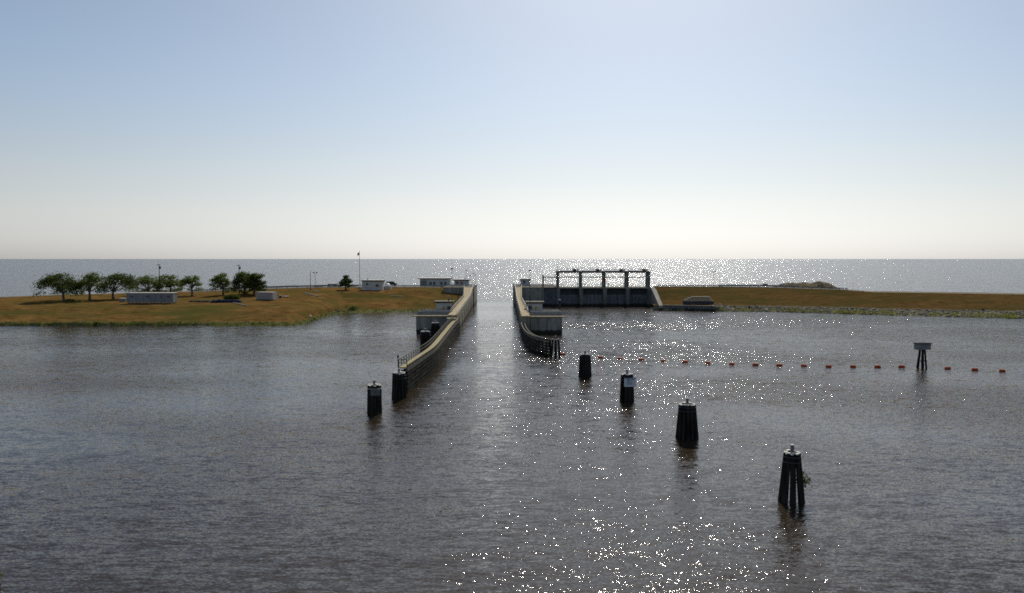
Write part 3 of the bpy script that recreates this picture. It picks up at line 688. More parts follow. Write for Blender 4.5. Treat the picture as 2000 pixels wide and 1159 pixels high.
# stack of steel stop logs behind it
y0 = a0.y + 3.2
x0, x1 = UY(1335.5, 590, y0).x, UY(1395, 590, y0).x
rt = thing('stop_log_stack', ((x0 + x1) / 2, y0 + 2, 2.0), 'stack of long grey steel stop logs on the bank above the sheet pile wall', 'steel stack')
for k, (pa, pb, z0, z1, dy, mm) in enumerate(((1336, 1394, 2.15, 3.5, 0, 'steel_dark'), (1338, 1392, 3.78, 3.95, 0.8, 'steel_grey'), (1345, 1390.5, 4.23, 4.45, 1.6, 'steel_grey'), (1352.5, 1390, 4.73, 4.95, 2.4, 'steel_grey'))):
    xa, xb = UY(pa, 590, y0).x, UY(pb, 590, y0).x
    b = MB(); b.span(xa, xb, y0 + dy, y0 + dy + 2.6, z0, z1)
    for j in range(8):
        xm = lerp(xa, xb, (j + .5) / 8); b.span(xm - .06, xm + .06, y0 + dy - .12, y0 + dy, z0, z1 - .06)
    lo = b.build('stop_log', M[mm], rt)
    b = MB(); b.add([(xa, y0 + dy - .15, z1), (xb, y0 + dy - .15, z1), (xb, y0 + dy + 2.6, z1), (xa, y0 + dy + 2.6, z1), (xa, y0 + dy + .35, z1 + .10), (xb, y0 + dy + .35, z1 + .10), (xb, y0 + dy + 2.6, z1 + .10), (xa, y0 + dy + 2.6, z1 + .10)], [(0, 1, 5, 4), (1, 2, 6, 5), (2, 3, 7, 6), (3, 0, 4, 7), (4, 5, 6, 7), (3, 2, 1, 0)]); b.build('top_plate', M['timber_grey'], lo)
for x in (x0 + 1.5, x1 - 1.5):
    b = MB(); b.span(x - .3, x + .3, y0 + .1, y0 + 4.5, 1.7, 2.15); b.build('bearer', M['timber'], rt)

# ------------------------------------------------------------------ timber guide walls
def guide_wall(base, h, deck_w, side, label, rails, step=1.9):
    """base: plan points of the channel face from far to near; side: +1 the deck lies to the left of the channel face"""
    P = spline([(p.x, p.y, 0) for p in base], step)
    c = P[len(P) // 2]
    rt = thing('guide_wall', (c.x, c.y, 0), label, 'guide wall')
    N = []
    for i in range(len(P)):
        t = (P[min(i + 1, len(P) - 1)] - P[max(i - 1, 0)]).normalized(); N.append(Vector((t.y, -t.x, 0)) * side)   # away from the channel
    lev = [0.25 + k * (h - 0.70) / 5 for k in range(6)]
    for k, z in enumerate(lev):
        b = MB(); hh = 0.21
        L = []
        for p, n_ in zip(P, N): L.append([p + Vector((0, 0, z - hh)), p + n_ * 0.24 + Vector((0, 0, z - hh)), p + n_ * 0.24 + Vector((0, 0, z + hh)), p + Vector((0, 0, z + hh))])
        for q in L: b.v += [tuple(x) for x in q]
        for i in range(len(L) - 1):
            for j in range(4): b.f.append((4 * i + j, 4 * i + (j + 1) % 4, 4 * i + 4 + (j + 1) % 4, 4 * i + 4 + j))
        e = 4 * (len(L) - 1); b.f += [(3, 2, 1, 0), (e, e + 1, e + 2, e + 3)]
        b.build('waler', M['timber_grey'] if k == 5 else M['waler'], rt)
    for i, (p, n_) in enumerate(zip(P, N)):
        q = p + n_ * 0.45
        b = MB(); b.tube(q - Vector((0, 0, 2)), q + Vector((0, 0, h - 0.25)), 0.19, n=8); b.build('pile', M['timber'], rt)
        if i % 2 == 0:
            q2 = p + n_ * 2.2; b = MB(); b.tube(q2 - Vector((0, 0, 2)), q + n_ * 0.35 + Vector((0, 0, h - 0.4)), 0.17, n=8); b.build('batter_pile', M['timber'], rt)
    if deck_w:
        b = MB(); L = []
        for p, n_ in zip(P, N):
            a, c2 = p + n_ * 0.02, p + n_ * (deck_w)
            L.append([a + Vector((0, 0, h - .2)), c2 + Vector((0, 0, h - .2)), c2 + Vector((0, 0, h)), a + Vector((0, 0, h))])
        for q in L: b.v += [tuple(x) for x in q]
        for i in range(len(L) - 1):
            for j in range(4): b.f.append((4 * i + j, 4 * i + (j + 1) % 4, 4 * i + 4 + (j + 1) % 4, 4 * i + 4 + j))
        e = 4 * (len(L) - 1); b.f += [(3, 2, 1, 0), (e, e + 1, e + 2, e + 3)]
        b.build('deck', M['boardwalk'], rt)
        b = MB(); b.path([p + n_ * 0.1 + Vector((0, 0, h + 0.16)) for p, n_ in zip(P, N)], 0.13, 6); b.build('curb_timber', M['waler'], rt)
        handrail([p + n_ * (deck_w - 0.12) + Vector((0, 0, h)) for p, n_ in zip(P, N)], rt, h=1.15, rails=(1.15, 0.62), step=9, r=0.055, post_r=0.06, m='timber_grey')
        e = P[-1] + N[-1] * 0.1 + Vector((0, 0, h)); e2 = P[-1] + N[-1] * (deck_w - .12) + Vector((0, 0, h))
        handrail([e2, e], rt, h=1.15, rails=(1.15, 0.62), step=0.9, r=0.055, post_r=0.06, m='timber_grey')
    else:
        b = MB(); b.path([p + n_ * 0.12 + Vector((0, 0, h - 0.12)) for p, n_ in zip(P, N)], 0.17, 6); b.build('cap_timber', M['timber_grey'], rt)
        b = MB(); b.path([p + n_ * 0.95 + Vector((0, 0, h - 0.25)) for p, n_ in zip(P, N)], 0.14, 6); b.build('cap_timber', M['timber_grey'], rt)
    return rt, P, N
base = [U(x, y, 0) for x, y in ((899, 651), (888, 664), (873, 688), (853, 719), (830, 740), (807, 759.5), (796.5, 768.5))]
GL, PL, NL = guide_wall(base, 3.9, 1.45, 1, 'long curving timber guide wall with tan boardwalk and handrail, left approach', True)
base = [U(x, y, 0) for x, y in ((1017, 656), (1021, 668), (1029, 679), (1041, 686.8), (1056, 691.5), (1071, 695.5))]
GR, PR, NR = guide_wall(base, 3.5, 0, -1, 'short curved open timber guide wall of crossed dark beams, right approach', False)
# lamp at the tip of the left guide wall
q = PL[-1] + NL[-1] * 1.45 + Vector((0, 0, 3.9))
rt = thing('marker_lamp', q, 'small dark marker lamp on a post at the tip of the left boardwalk', 'lamp')
b = MB(); b.tube(q, q + Vector((0, 0, 1.45)), 0.05, n=6); b.build('post', M['lamp'], rt)
b = MB(); b.tube(q + Vector((0, 0, 1.45)), q + Vector((0, 0, 1.8)), 0.15, 0.11, n=10); b.build('lamp_head', M['lamp'], rt)

# ------------------------------------------------------------------ mooring dolphins
def dolphin(px, py_front, py_top, w_top, w_base, label, angles=None, king=0.62, bands=2, seed=0):
    f = U(px, py_front, 0); mpp = f.y / F_PX
    rb, rt_ = w_base * mpp / 2, w_top * mpp / 2
    c = Vector((f.x, f.y, 0)) * (1 + rb * 0.8 / f.y); h = UY(px, py_top, c.y).z
    rr = random.Random(seed)
    root = thing('mooring_dolphin', c, label, 'mooring piles', 'timber mooring dolphins along the lock approach')
    pr = 0.19
    if angles is None: angles = [k * 360 / 13 for k in range(13)]
    face = math.atan2(-c.y, -c.x) + pi / 2      # angles are counted from the side seen along the channel
    ring = [(R(a) + face, 1.0) for a in angles] + ([(R(k * 60 + 20), 0.5) for k in range(6)] if len(angles) > 11 else [])
    caps = MB()
    for k, (a, kk) in enumerate(ring):
        u = Vector((cos(a), sin(a), 0)); b0 = c + u * ((rb - pr) * kk) - Vector((0, 0, 2.2)); t0 = c + u * ((rt_ - pr * .9) * kk)
        hz = h + rr.uniform(-0.07, 0.07) + (0.08 if kk < 1 else 0)
        low = c + u * ((rb - pr) * kk); t1 = Vector((t0.x, t0.y, hz))
        b = MB(); b.path([low + (low - t1) * 0.5, low, low.lerp(t1, .5), t1], [pr * 1.05, pr * 1.05, pr, pr * .92], 9); b.build('pile', M['timber'], root, smooth=False)
        caps.tube(t1 + Vector((0, 0, 0.002)), t1 + Vector((rr.uniform(-.02, .02), 0, 0.07)), pr * 1.0, pr * 0.86, 9)
    caps.build('pile_cap', M['cap_white'], root)
    b = MB(); b.path([c + Vector((0, 0, h - 1.2)), c + Vector((0, 0, h + king))], [0.175, 0.155], 10); kp = b.build('king_pile', M['king'], root)
    b = MB(); b.tube(c + Vector((0, 0, h + king)), c + Vector((0, 0, h + king + 0.06)), 0.18, 0.15, 10); b.build('king_cap', M['cap_white'], kp)
    for k in range(bands):
        z = h - 0.28 - 0.42 * k; rad = lerp(rt_, rb, (h - z) / h) + 0.03; b = MB()
        ang = sorted(a for a, kk in ring if kk == 1.0)
        b.path([c + Vector((cos(t * pi / 12) * rad, sin(t * pi / 12) * rad, z)) for t in range(25)], 0.035, 5, cap=False); b.build('cable_band', M['cable'], root)
    return root, c, h, rb, rt_
d1 = dolphin(731.5, 808, 752.5, 27, 30, 'dark dolphin carrying a black lettered board, nearest on the left side', seed=1)
dolphin(779.5, 779.5, 729, 26, 30, 'dark dolphin touching the tip of the left boardwalk', seed=2)
dolphin(831, 688, 648, 19, 23, 'dark dolphin behind the left guide wall, the nearer of two before the gate bay', seed=3)
dolphin(850.5, 664, 631, 16, 20, 'dark dolphin close against the left concrete gate bay', seed=4)
dolphin(1085, 700, 663, 14.5, 20.5, 'open dolphin on spread legs at the end of the right guide wall', angles=[178, 205, 262, 278, 335, 2, 90], seed=5)
dolphin(1142.5, 736, 692.5, 21.5, 26.5, 'dark closed dolphin first in the right row, among the orange floats', seed=6)
d7 = dolphin(1224.5, 784.5, 731.5, 24.5, 29, 'dark dolphin carrying a pale blue edged notice board, second in the right row', angles=[8, 36, 64, 92, 120, 150, 180, 205, 262, 285, 305, 328, 348], seed=7)
dolphin(1341.5, 859, 789.5, 34, 46, 'wide dark closed dolphin, third in the right row', seed=8)
d9 = dolphin(1545.5, 985, 884.5, 33, 52, 'nearest dolphin of separated leaning piles with a green weed on its right leg', angles=[191, 169, 228, 129, 240, 274, 86, 283, 324, 36, 358], seed=9)
# boards
root, c, h, rb, rt_ = d1
rt = thing('notice_board', (c.x, c.y - rb - .05, 0.9 * h - 1), 'black board with four rows of dull white lettering on the left dolphin', 'sign')
yy = c.y - rb - 0.06; mpp = c.y / F_PX
x0, x1 = UY(719, 770, yy).x, UY(745.5, 770, yy).x; z0, z1 = UY(731, 775, yy).z, UY(731, 760.5, yy).z
b = MB(); b.span(x0, x1, yy, yy + .05, z0, z1); b.build('board', M['sign_dark'], rt)
b = MB(); b.span(x0 - .02, x1 + .02, yy - .03, yy + .05, z1, z1 + .05); b.build('frame', M['rail'], rt)
t = MB(); rr = random.Random(3)
for k, (segs) in enumerate((((.2, .35), (.4, .85)), ((.2, .45), (.5, .57), (.64, .88)), ((.2, .5), (.54, .68), (.72, .88)), ((.2, .62), (.66, .88)))):
    zc = lerp(z1, z0, (k + .75) / 5)
    for a, e in segs:
        q = a
        while q < e - .02:
            wd = rr.uniform(.018, .03); t.span(lerp(x0, x1, q), lerp(x0, x1, min(q + wd, e)), yy - .012, yy - .004, zc - .07, zc + .07); q += wd + .012
t.build('lettering', M['sign_text'], rt)
root, c, h, rb, rt_ = d7
yy = c.y - rb - 0.08
x0, x1 = UY(1219.2, 746, yy).x, UY(1242, 746, yy).x; z0, z1 = UY(1230, 755.8, yy).z, UY(1230, 739.5, yy).z
rt = thing('notice_board', ((x0 + x1) / 2, yy, z0), 'pale board with blue top edge and four rows of small dark lettering', 'sign')
b = MB(); b.span(x0, x1, yy, yy + .05, z0, z1); b.build('board', M['sign_white'], rt)
b = MB(); b.span(x0 - .01, x1 + .01, yy - .02, yy + .06, z1, z1 + .11); b.build('frame', M['sign_blue'], rt)
t = MB()
for k, segs in enumerate((((.2, .5), (.55, .82)), ((.2, .52), (.57, .7)), ((.24, .5), (.54, .66)), ((.2, .68),))):
    zc = lerp(z1, z0, .13 + k * .18)
    for a, e in segs:
        q = a
        while q < e - .02:
            wd = rr.uniform(.02, .035); t.span(lerp(x0, x1, q), lerp(x0, x1, min(q + wd, e)), yy - .012, yy - .004, zc - .055, zc + .055); q += wd + .012
t.build('lettering', M['sign_blue'], rt)
# weed on the nearest dolphin
root, c, h, rb, rt_ = d9
def leaf_clump(mb, c, rx, ry, rz, n, s, rr):
    for i in range(n):
        a = rr.gauss(0, .5), rr.gauss(0, .5), rr.gauss(0, .5)
        p = Vector((c[0] + a[0] * rx, c[1] + a[1] * ry, c[2] + a[2] * rz))
        u = Vector((rr.gauss(0, 1), rr.gauss(0, 1), rr.gauss(0, .6))).normalized(); v = u.cross(Vector((rr.gauss(0, 1), rr.gauss(0, 1), rr.gauss(0, 1)))).normalized()
        k = s * rr.uniform(.6, 1.3); mb.quad(p - u * k, p + v * k * .5, p + u * k, p - v * k * .5)
q = UY(1569, 938, c.y - 0.2)
rt = thing('weed_clump', q, 'small yellow green leafy weed sprouting from the nearest dolphin', 'plant')
b = MB(); leaf_clump(b, q, .62, .4, .62, 240, .12, random.Random(4)); leaf_clump(b, q + Vector((-.5, 0, -.1)), .3, .2, .4, 60, .09, random.Random(5)); b.build('foliage', M['shrub'], rt)
b = MB(); b.tube(q + Vector((-.4, .1, -.4)), q, .03, .015, 5); b.build('stem', M['bark'], rt)

# ------------------------------------------------------------------ platform marker
f = U(1805, 720, 0); c = Vector((f.x, f.y + .8, 0)); hz0, hz1 = UY(1805, 683, c.y).z, UY(1805, 671.5, c.y).z
rt = thing('platform_marker', c, 'grey box platform on splayed timber legs standing in open water', 'platform')
mpp = c.y / F_PX
for dx, dy in ((-8.6, .1), (-4.6, .5), (.2, -.4), (2.4, .4), (8.6, .0)):
    b = MB(); top = Vector((c.x + dx * .55 * mpp, c.y + dy * .5, hz0)); low = Vector((c.x + dx * mpp, c.y + dy, 0))
    b.tube(low + (low - top) * .4, top, .19, .16, 8); b.build('leg', M['timber'], rt)
b = MB(); b.beam((c.x - 6 * mpp, c.y - .5, 1.35), (c.x + 7.5 * mpp, c.y - .3, 1.3), .12, .18); b.build('brace', M['timber'], rt)
b = MB(); b.span(c.x - 13.3 * mpp, c.x + 13.3 * mpp, c.y - .6, c.y + .6, hz0, hz1); b.build('box', M['steel_grey'], rt)
b = MB(); b.span(c.x - 15.5 * mpp, c.x + 15.5 * mpp, c.y - .75, c.y + .75, hz1, hz1 + .12); b.build('roof', M['timber'], rt)

# ------------------------------------------------------------------ float line
BU = [(1099.5, 692.5), (1173, 698.5), (1211, 701), (1252.5, 703), (1295, 705.5), (1338, 707.5), (1382, 709.5), (1429, 711.5), (1475.5, 713), (1522, 714),
      (1570, 715), (1618, 716.5), (1666, 716.5), (1714, 717), (1761, 717), (1851, 720), (1904, 722.5), (1957.5, 725)]
proto = None
WH = ['just right of the open dolphin', 'first right of the closed dolphin', 'second right of the closed dolphin', 'third right of the closed dolphin', 'fourth right of the closed dolphin',
      'fifth right of the closed dolphin', 'sixth right of the closed dolphin', 'seventh right of the closed dolphin', 'eighth right of the closed dolphin', 'eighth left of the platform marker when counted rightward',
      'fifth left of the platform marker', 'fourth left of the platform marker', 'third left of the platform marker', 'second left of the platform marker', 'just left of the platform marker',
      'just right of the platform marker', 'second right of the platform marker', 'rightmost of the whole line']
WH[9] = 'sixth left of the platform marker'
for i, (x, y) in enumerate(BU):
    p = U(x, y, 0.08)
    if proto is None:
        proto = thing('float', p, '', 'float', 'orange floats of the barrier line'); proto.location = (0, 0, 0)
        b = MB(); b.path([(-.52, 0, 0), (-.46, 0, 0), (-.42, 0, 0), (.42, 0, 0), (.46, 0, 0), (.52, 0, 0)], [.13, .25, .31, .31, .25, .13], 14); b.build('drum', M['buoy'], proto, smooth=False)
        b = MB(); b.tube((-.62, 0, 0), (-.52, 0, 0), .05, n=6); b.tube((.52, 0, 0), (.62, 0, 0), .05, n=6); b.build('eyelet', M['cable'], proto)
        o = proto
    else: o = dup(proto)
    rr = random.Random(i); o.location = p; o.rotation_euler = (rr.uniform(-.2, .2), rr.uniform(-.05, .05), rr.uniform(-.25, .1)); s = rr.uniform(.94, 1.05); o.scale = (s, s, s)
    o['label'] = 'orange red drum float, ' + WH[i]
b = MB(); pts = [U(x, y, 0.0) for x, y in BU]; L = []
for p, q in zip(pts, pts[1:]):
    for k in range(8):
        t = k / 8; e = p.lerp(q, t); e.z = 0.015 - 0.10 * sin(pi * t); L.append(e)
b.path(L + [pts[-1]], .035, 5); tag(b.build('float_cable', M['cable']), 'thin dark cable joining the orange floats', 'cable')

# ------------------------------------------------------------------ poles, lamps, flag
def pole(name, base, top_z, r, label, cat, head=None, m='pole', group=None):
    base = Vector(base); rt = thing(name, base, label, cat, group)
    b = MB(); b.tube(base - Vector((0, 0, .4)), (base.x, base.y, top_z), r, r * .7, 8); b.build('pole', M[m], rt)
    if head == 'twin':
        b = MB(); b.beam((base.x - .7, base.y, top_z), (base.x + .7, base.y, top_z), .08, .08); b.build('crossarm', M[m], rt)
        for s in (-1, 1):
            b = MB(); b.box((base.x + s * .66, base.y - .1, top_z + .3), (.5, .45, .5), taper=.75); b.build('lamp_head', M['lamp'], rt)
    if head == 'lamp':
        b = MB(); b.box((base.x, base.y, top_z + .12), (.75, .5, .32), taper=.7); b.build('lamp_head', M['lamp'], rt)
    if head == 'utility':
        b = MB(); b.beam((base.x - 1.1, base.y, top_z - .35), (base.x + .5, base.y, top_z - .35), .12, .14); b.build('crossarm', M[m], rt)
        b = MB(); b.tube((base.x + .42, base.y - .1, top_z - 1.9), (base.x + .42, base.y - .1, top_z - .9), .28, n=10); b.build('transformer', M['steel_dark'], rt)
    return rt
g = G(312, 581); pole('utility_pole', g, UY(312, 516, g.y).z, .17, 'tall dark utility pole with transformer behind the long trailer', 'utility pole', 'utility')
g = G(467.5, 574); pole('utility_pole', g, UY(467, 517, g.y).z, .17, 'dark utility pole rising out of the dense tree clump', 'utility pole', 'utility')
g = G(606.5, 567); pole('plain_pole', g, UY(606, 531, g.y).z, .13, 'bare dark pole left of the twin lamp by the crest road', 'pole')
g = U(616, 561.5, 7.5); pole('lamp_post', g, UY(616, 534, g.y).z, .08, 'twin headed lamp post beside the bare pole on the left crest', 'lamp post', 'twin')
g = U(1393.5, 560, 7.2); pole('lamp_post', g, UY(1393.5, 532, g.y).z, .08, 'twin headed lamp post alone on the right dike', 'lamp post', 'twin')
for px, py, top, lab in ((910.5, 557, 528.5, 'tallest lamp post beside the far left control house'), (918.5, 557, 538.5, 'short lamp post right of the far left control house'),
                    (924.5, 556.5, 534.5, 'lamp post by the far left chamber edge, the nearer of the pair'), (928, 556, 538, 'lamp post at the far left corner of the chamber'),
                    (1016, 556.5, 528, 'thin lamp post at the left corner of the far right control house')):
    g = U(px, py, 8.06); pole('lamp_post', g, UY(px, top, g.y).z, .07, lab, 'lamp post', 'lamp')
g = U(883, 612.5, 4.62); pole('light_pole', g, UY(883, 526, g.y).z, .085, 'very tall thin light pole on the near left gate bay', 'light pole', 'lamp', m='flagpole')
g = U(1035, 617.5, 4.62); pole('light_pole', g, UY(1037, 529.5, g.y).z, .085, 'very tall thin light pole on the near right gate bay', 'light pole', 'lamp')
g = G(894.5, 590); pole('short_post', g, UY(894.5, 572, g.y).z, .2, 'short dark post on grass beside the lock walkway', 'post')
# flagpole
g = G(703, 564); rt = thing('flagpole', g, 'tall grey flagpole with a limp flag left of the white block house', 'flagpole')
zt = UY(701, 492, g.y).z
b = MB(); b.path([g - Vector((0, 0, .3)), Vector((g.x - .1, g.y, zt))], [.13, .07], 8); b.build('pole', M['flagpole'], rt)
b = MB(); b.blob((g.x - .1, g.y, zt + .1), .13, .13, .13, 8, 6); b.build('finial', M['flagpole'], rt)
b = MB(); b.span(g.x - .5, g.x + .5, g.y - .5, g.y + .5, g.z - .3, g.z + .5); b.build('base', M['concrete'], rt)
ft = zt - .25; fl = None
NX, NZ = 8, 13
def fpt(i, j):
    u, v = i / NX, j / NZ
    return Vector((g.x - .15 - u * (.95 - .25 * v), g.y + .22 * sin(u * 7 + v), ft - v * 1.15 - u * .55 * (1 - v * .2)))
for nm, mm, sel in (('flag', 'flag_red', lambda i, j: j % 2 == 0 and not (i < 3 and j < 7)), ('stripes', 'flag_white', lambda i, j: j % 2 == 1 and not (i < 3 and j < 7)), ('canton', 'flag_blue', lambda i, j: i < 3 and j < 7)):
    b = MB()
    for i in range(NX):
        for j in range(NZ):
            if sel(i, j): b.quad(fpt(i, j), fpt(i + 1, j), fpt(i + 1, j + 1), fpt(i, j + 1))
    o = b.build(nm, M[mm], rt if fl is None else fl); fl = fl or o

# ------------------------------------------------------------------ guard rails
def guard_rail(pts, label, step=4.0):
    P = []
    for a, b_ in zip(pts, pts[1:]):
        n = max(1, round((b_ - a).length / step))
        for k in range(n): P.append(a.lerp(b_, k / n))
    P.append(pts[-1]); c = P[len(P) // 2]
    rt = thing('guard_rail', c, label, 'guard rail')
    b = MB(); L = []
    for p in P: L.append([p + Vector((0, -.06, .5)), p + Vector((0, .04, .5)), p + Vector((0, .04, .88)), p + Vector((0, -.06, .88))])
    for q in L: b.v += [tuple(x) for x in q]
    for i in range(len(L) - 1):
        for j in range(4): b.f.append((4 * i + j, 4 * i + (j + 1) % 4, 4 * i + 4 + (j + 1) % 4, 4 * i + 4 + j))
    b.build('rail', M['steel_grey'], rt)
    for p in P:
        b = MB(); b.box((p.x, p.y + .12, p.z + .4), (.16, .16, 1.0)); b.build('rail_post', M['pole'], rt)
def crest(prof, px, off):
    r, h = column(prof, px)[-1]; e = U(px, r, h); return e + Vector((e.x, e.y, 0)).normalized() * off
guard_rail([crest(LEFT, x, .6) for x in (372, 420, 480, 520, 560, 600, 640, 700)], 'steel guard rail along the near edge of the left crest road')
guard_rail([crest(LEFT, x, 10.2) for x in (430, 480, 560, 640, 706)], 'steel guard rail along the far edge of the left crest road')
guard_rail([crest(LEFT, x, .6) for x in (752, 790, 830, 864)], 'short guard rail between block house and lock')
guard_rail([crest(RIGHT, x, .6) for x in (1284, 1393, 1500, 1640, 1655)], 'steel guard rail along the near edge of the right dike road')
guard_rail([crest(RIGHT, x, 10.2) for x in (1406, 1450, 1500, 1560)], 'far guard rail across the right dike road')

# ------------------------------------------------------------------ objects on the left bank
# long office trailer
g = G(297, 593.5); rt = thing('office_trailer', g, 'long grey office trailer with pale roof raised on block piers', 'trailer')
y0 = g.y; x0, x1 = UY(247.5, 582, y0).x, UY(338, 582, y0).x; zb, zt = UY(297, 590.8, y0).z, UY(297, 573, y0).z
b = MB(); b.span(x0, x1, y0, y0 + 3.4, zb, zt); b.build('body', M['siding'], rt)
b = MB(); b.span(x0 - .15, x1 + .1, y0 - .12, y0 + 3.5, zt, zt + .16); b.build('roof', M['roof_white'], rt)
for px, wd, hh in ((257.5, .9, .6), (288.5, .9, .6), (314.5, .4, .7), (329, 1.0, .6)): window(rt, (UY(px, 580, y0).x, y0 - .05, UY(px, 579.5, y0).z), wd, hh)
for k in range(13):
    b = MB(); xm = lerp(x0 + .5, x1 - .5, k / 12); b.span(xm - .2, xm + .2, y0 + .15, y0 + .6, g.z - .8, zb); b.build('block_pier', M['concrete'], rt)
for k in range(7):
    b = MB(); xm = lerp(x0 + .5, x1 - .5, k / 6); b.span(xm - .2, xm + .2, y0 + 2.6, y0 + 3.1, g.z - .8, zb); b.build('block_pier', M['concrete'], rt)
# utility box at its left
g = G(238, 590.5); rt = thing('utility_cabinet', g, 'low grey green cabinet at the left end of the trailer', 'cabinet')
x0, x1 = UY(233, 585, g.y).x, UY(243.5, 585, g.y).x; zt = UY(238, 583.5, g.y).z
b = MB(); b.span(x0, x1, g.y, g.y + 1.4, g.z - .4, zt); b.build('body', M['utility'], rt)
b = MB(); b.span(x0 - .06, x1 + .06, g.y - .08, g.y + 1.5, zt, zt + .1); b.build('lid', M['roof_white'], rt)
b = MB(); b.span(x0 + .2, x1 - .2, g.y - .04, g.y, g.z + .2, zt - .15); b.build('door', M['steel_grey'], rt)
# shipping container
g = G(518, 586.2); rt = thing('shipping_container', (0, 0, 0), 'pinkish grey storage container with pale end standing alone on the grass', 'container')
rt.location = (g.x, g.y + 1.4, g.z); rt.rotation_euler = (0, 0, R(-19)); hh = 15 * g.y / F_PX
b = MB(); lx, ly = 7.2, 2.5
for i in range(36):
    xa = -lx / 2 + lx * i / 36; b.span(xa, xa + lx / 36, -ly / 2 - (.05 if i % 2 else 0), ly / 2, .1, hh)
b.v = [(x + rt.location.x, y + rt.location.y, z + rt.location.z) for x, y, z in b.v]; b.build('body', M['container'], rt)
def loc(b): b.v = [(x + rt.location.x, y + rt.location.y, z + rt.location.z) for x, y, z in b.v]; return b
b = MB(); b.span(lx / 2, lx / 2 + .06, -ly / 2, ly / 2, .12, hh - .02); loc(b).build('end_wall', M['container_end'], rt)
b = MB(); b.span(-lx / 2 - .04, lx / 2 + .08, -ly / 2 - .09, -ly / 2 - .06, hh - .28, hh - .05); loc(b).build('top_rail', M['container_trim'], rt)
b = MB(); b.span(-lx / 2 - .02, lx / 2 + .08, -ly / 2 - .05, ly / 2 + .05, hh, hh + .08); loc(b).build('roof', M['roof_white'], rt)
for sx in (-1, 1):
    for sy in (-1, 1):
        b = MB(); b.box((sx * (lx / 2 - .15), sy * (ly / 2 - .15), -.15), (.3, .3, .5)); loc(b).build('foot', M['steel_dark'], rt)
# crate and low platform right of it
g = G(547.5, 583); rt = thing('air_conditioner', g, 'small grey machine box right of the storage container', 'machine box')
b = MB(); b.span(g.x - .55, g.x + .55, g.y, g.y + 1, g.z - .3, g.z + 1.1); b.build('casing', M['steel_grey'], rt)
b = MB(); b.span(g.x - .6, g.x + .6, g.y - .05, g.y + 1.05, g.z + 1.1, g.z + 1.16); b.build('lid', M['wall_grey'], rt)
b = MB(); b.tube((g.x, g.y - .03, g.z + .55), (g.x, g.y, g.z + .55), .35, n=14); b.build('fan_grille', M['lamp'], rt)
g = G(557, 582); rt = thing('low_platform', g, 'low wooden platform beside the grey machine box', 'platform')
b = MB(); b.span(g.x - 1.0, g.x + 1.1, g.y, g.y + 2, g.z + .45, g.z + .6); b.build('top', M['plank'], rt)
for sx in (-.85, .95):
    for sy in (.1, 1.8):
        b = MB(); b.box((g.x + sx, g.y + sy, g.z + .1), (.15, .15, .7)); b.build('leg', M['timber'], rt)
# folded tarps
def tarp(px0, px1, py, hgt, m, label, seed):
    a, e = G(px0, py), G(px1, py); a.z -= .15; e.z -= .15; rt = thing('tarp_roll', (a + e) / 2, label, 'tarpaulin')
    b = MB(); n = 40; rr = random.Random(seed); R2 = []
    for i in range(n + 1):
        t = i / n; p = a.lerp(e, t); end = min(1, min(t, 1 - t) * 9) ** .5; hh = hgt * end * (.75 + .3 * mnoise.noise((t * 9, seed, 0)) + .12 * mnoise.noise((t * 40, seed, 4)))
        row = []
        for k in range(9):
            q = pi * k / 8; row.append((p.x, p.y + 1.4 - cos(q) * (1.4 + .25 * mnoise.noise((t * 20, k, seed))), p.z + max(.02, sin(q) ** .6 * hh + .1 * mnoise.noise((t * 22, k * .8, seed)))))
        R2.append(row)
    for row in R2: b.v += row
    for i in range(n):
        for k in range(8): b.f.append((i * 9 + k, (i + 1) * 9 + k, (i + 1) * 9 + k + 1, i * 9 + k + 1))
    b.f.append(tuple(range(9))); b.f.append(tuple(n * 9 + k for k in range(9))[::-1])
    b.build('sheet', M[m], rt, smooth=True)
    t_ = MB()
    for k in range(4):
        p = a.lerp(e, (k + .5) / 4); t_.tube((p.x, p.y - .15, p.z - .2), (p.x, p.y - .15, p.z + .5), .05, n=5)
    t_.build('stake', M['plank'], rt)
tarp(409, 470, 591.5, 1.45, 'tarp_blue', 'long heap of dark blue tarpaulin below the reed clump', 1)
tarp(364, 411, 590.8, 0.95, 'tarp_grey', 'low dark grey tarpaulin heap left of the blue one', 2)
# reed clump
g = G(451, 585); rt = thing('reed_clump', g, 'wide clump of tall green reeds behind the blue tarpaulin', 'reeds')
b = MB(); rr = random.Random(8)
for i in range(900):
    x = g.x + rr.uniform(-2.7, 2.7); y = g.y + rr.uniform(0, 2.5); hh = rr.uniform(1.2, 2.3) * (1 - .3 * abs(x - g.x) / 2.7); ln = rr.uniform(-.35, .2); a = rr.uniform(0, pi); wv = Vector((cos(a), sin(a), 0)) * .07
    p = Vector((x, y, g.z - .2)); b.quad(p - wv, p + wv, p + wv * .5 + Vector((ln, 0, hh)), p - wv * .5 + Vector((ln, 0, hh)))
b.build('blades', M['shrub'], rt)
# pipes and planks lying about
def log(pa, pb, prof, r, m, name, label, cat):
    a, e = G(*pa, prof), G(*pb, prof); a.z += r; e.z += r; b = MB(); b.path([a, a.lerp(e, .35) + Vector((0, .12, .03)), a.lerp(e, .7) + Vector((0, -.06, .02)), e], [r, r * .96, r * .93, r * .85], 8)
    tag(b.build(name, M[m]), label, cat)
log((594, 573.5), (623, 580.5), LEFT, .22, 'plank', 'timber_beam', 'long pale timber lying on the slope left of the round tree', 'timber')
log((611, 568.5), (623, 571.5), LEFT, .16, 'plank', 'timber_beam', 'short pale timber near the foot of the bare pole', 'timber')
log((456, 593), (482, 598.5), LEFT, .2, 'plank', 'drain_pipe', 'pale pipe lying below the right end of the blue tarpaulin', 'pipe')
log((654, 605), (665, 611), LEFT, .2, 'timber_grey', 'driftwood_log', 'grey log lying at the corner of the left shoreline', 'log')
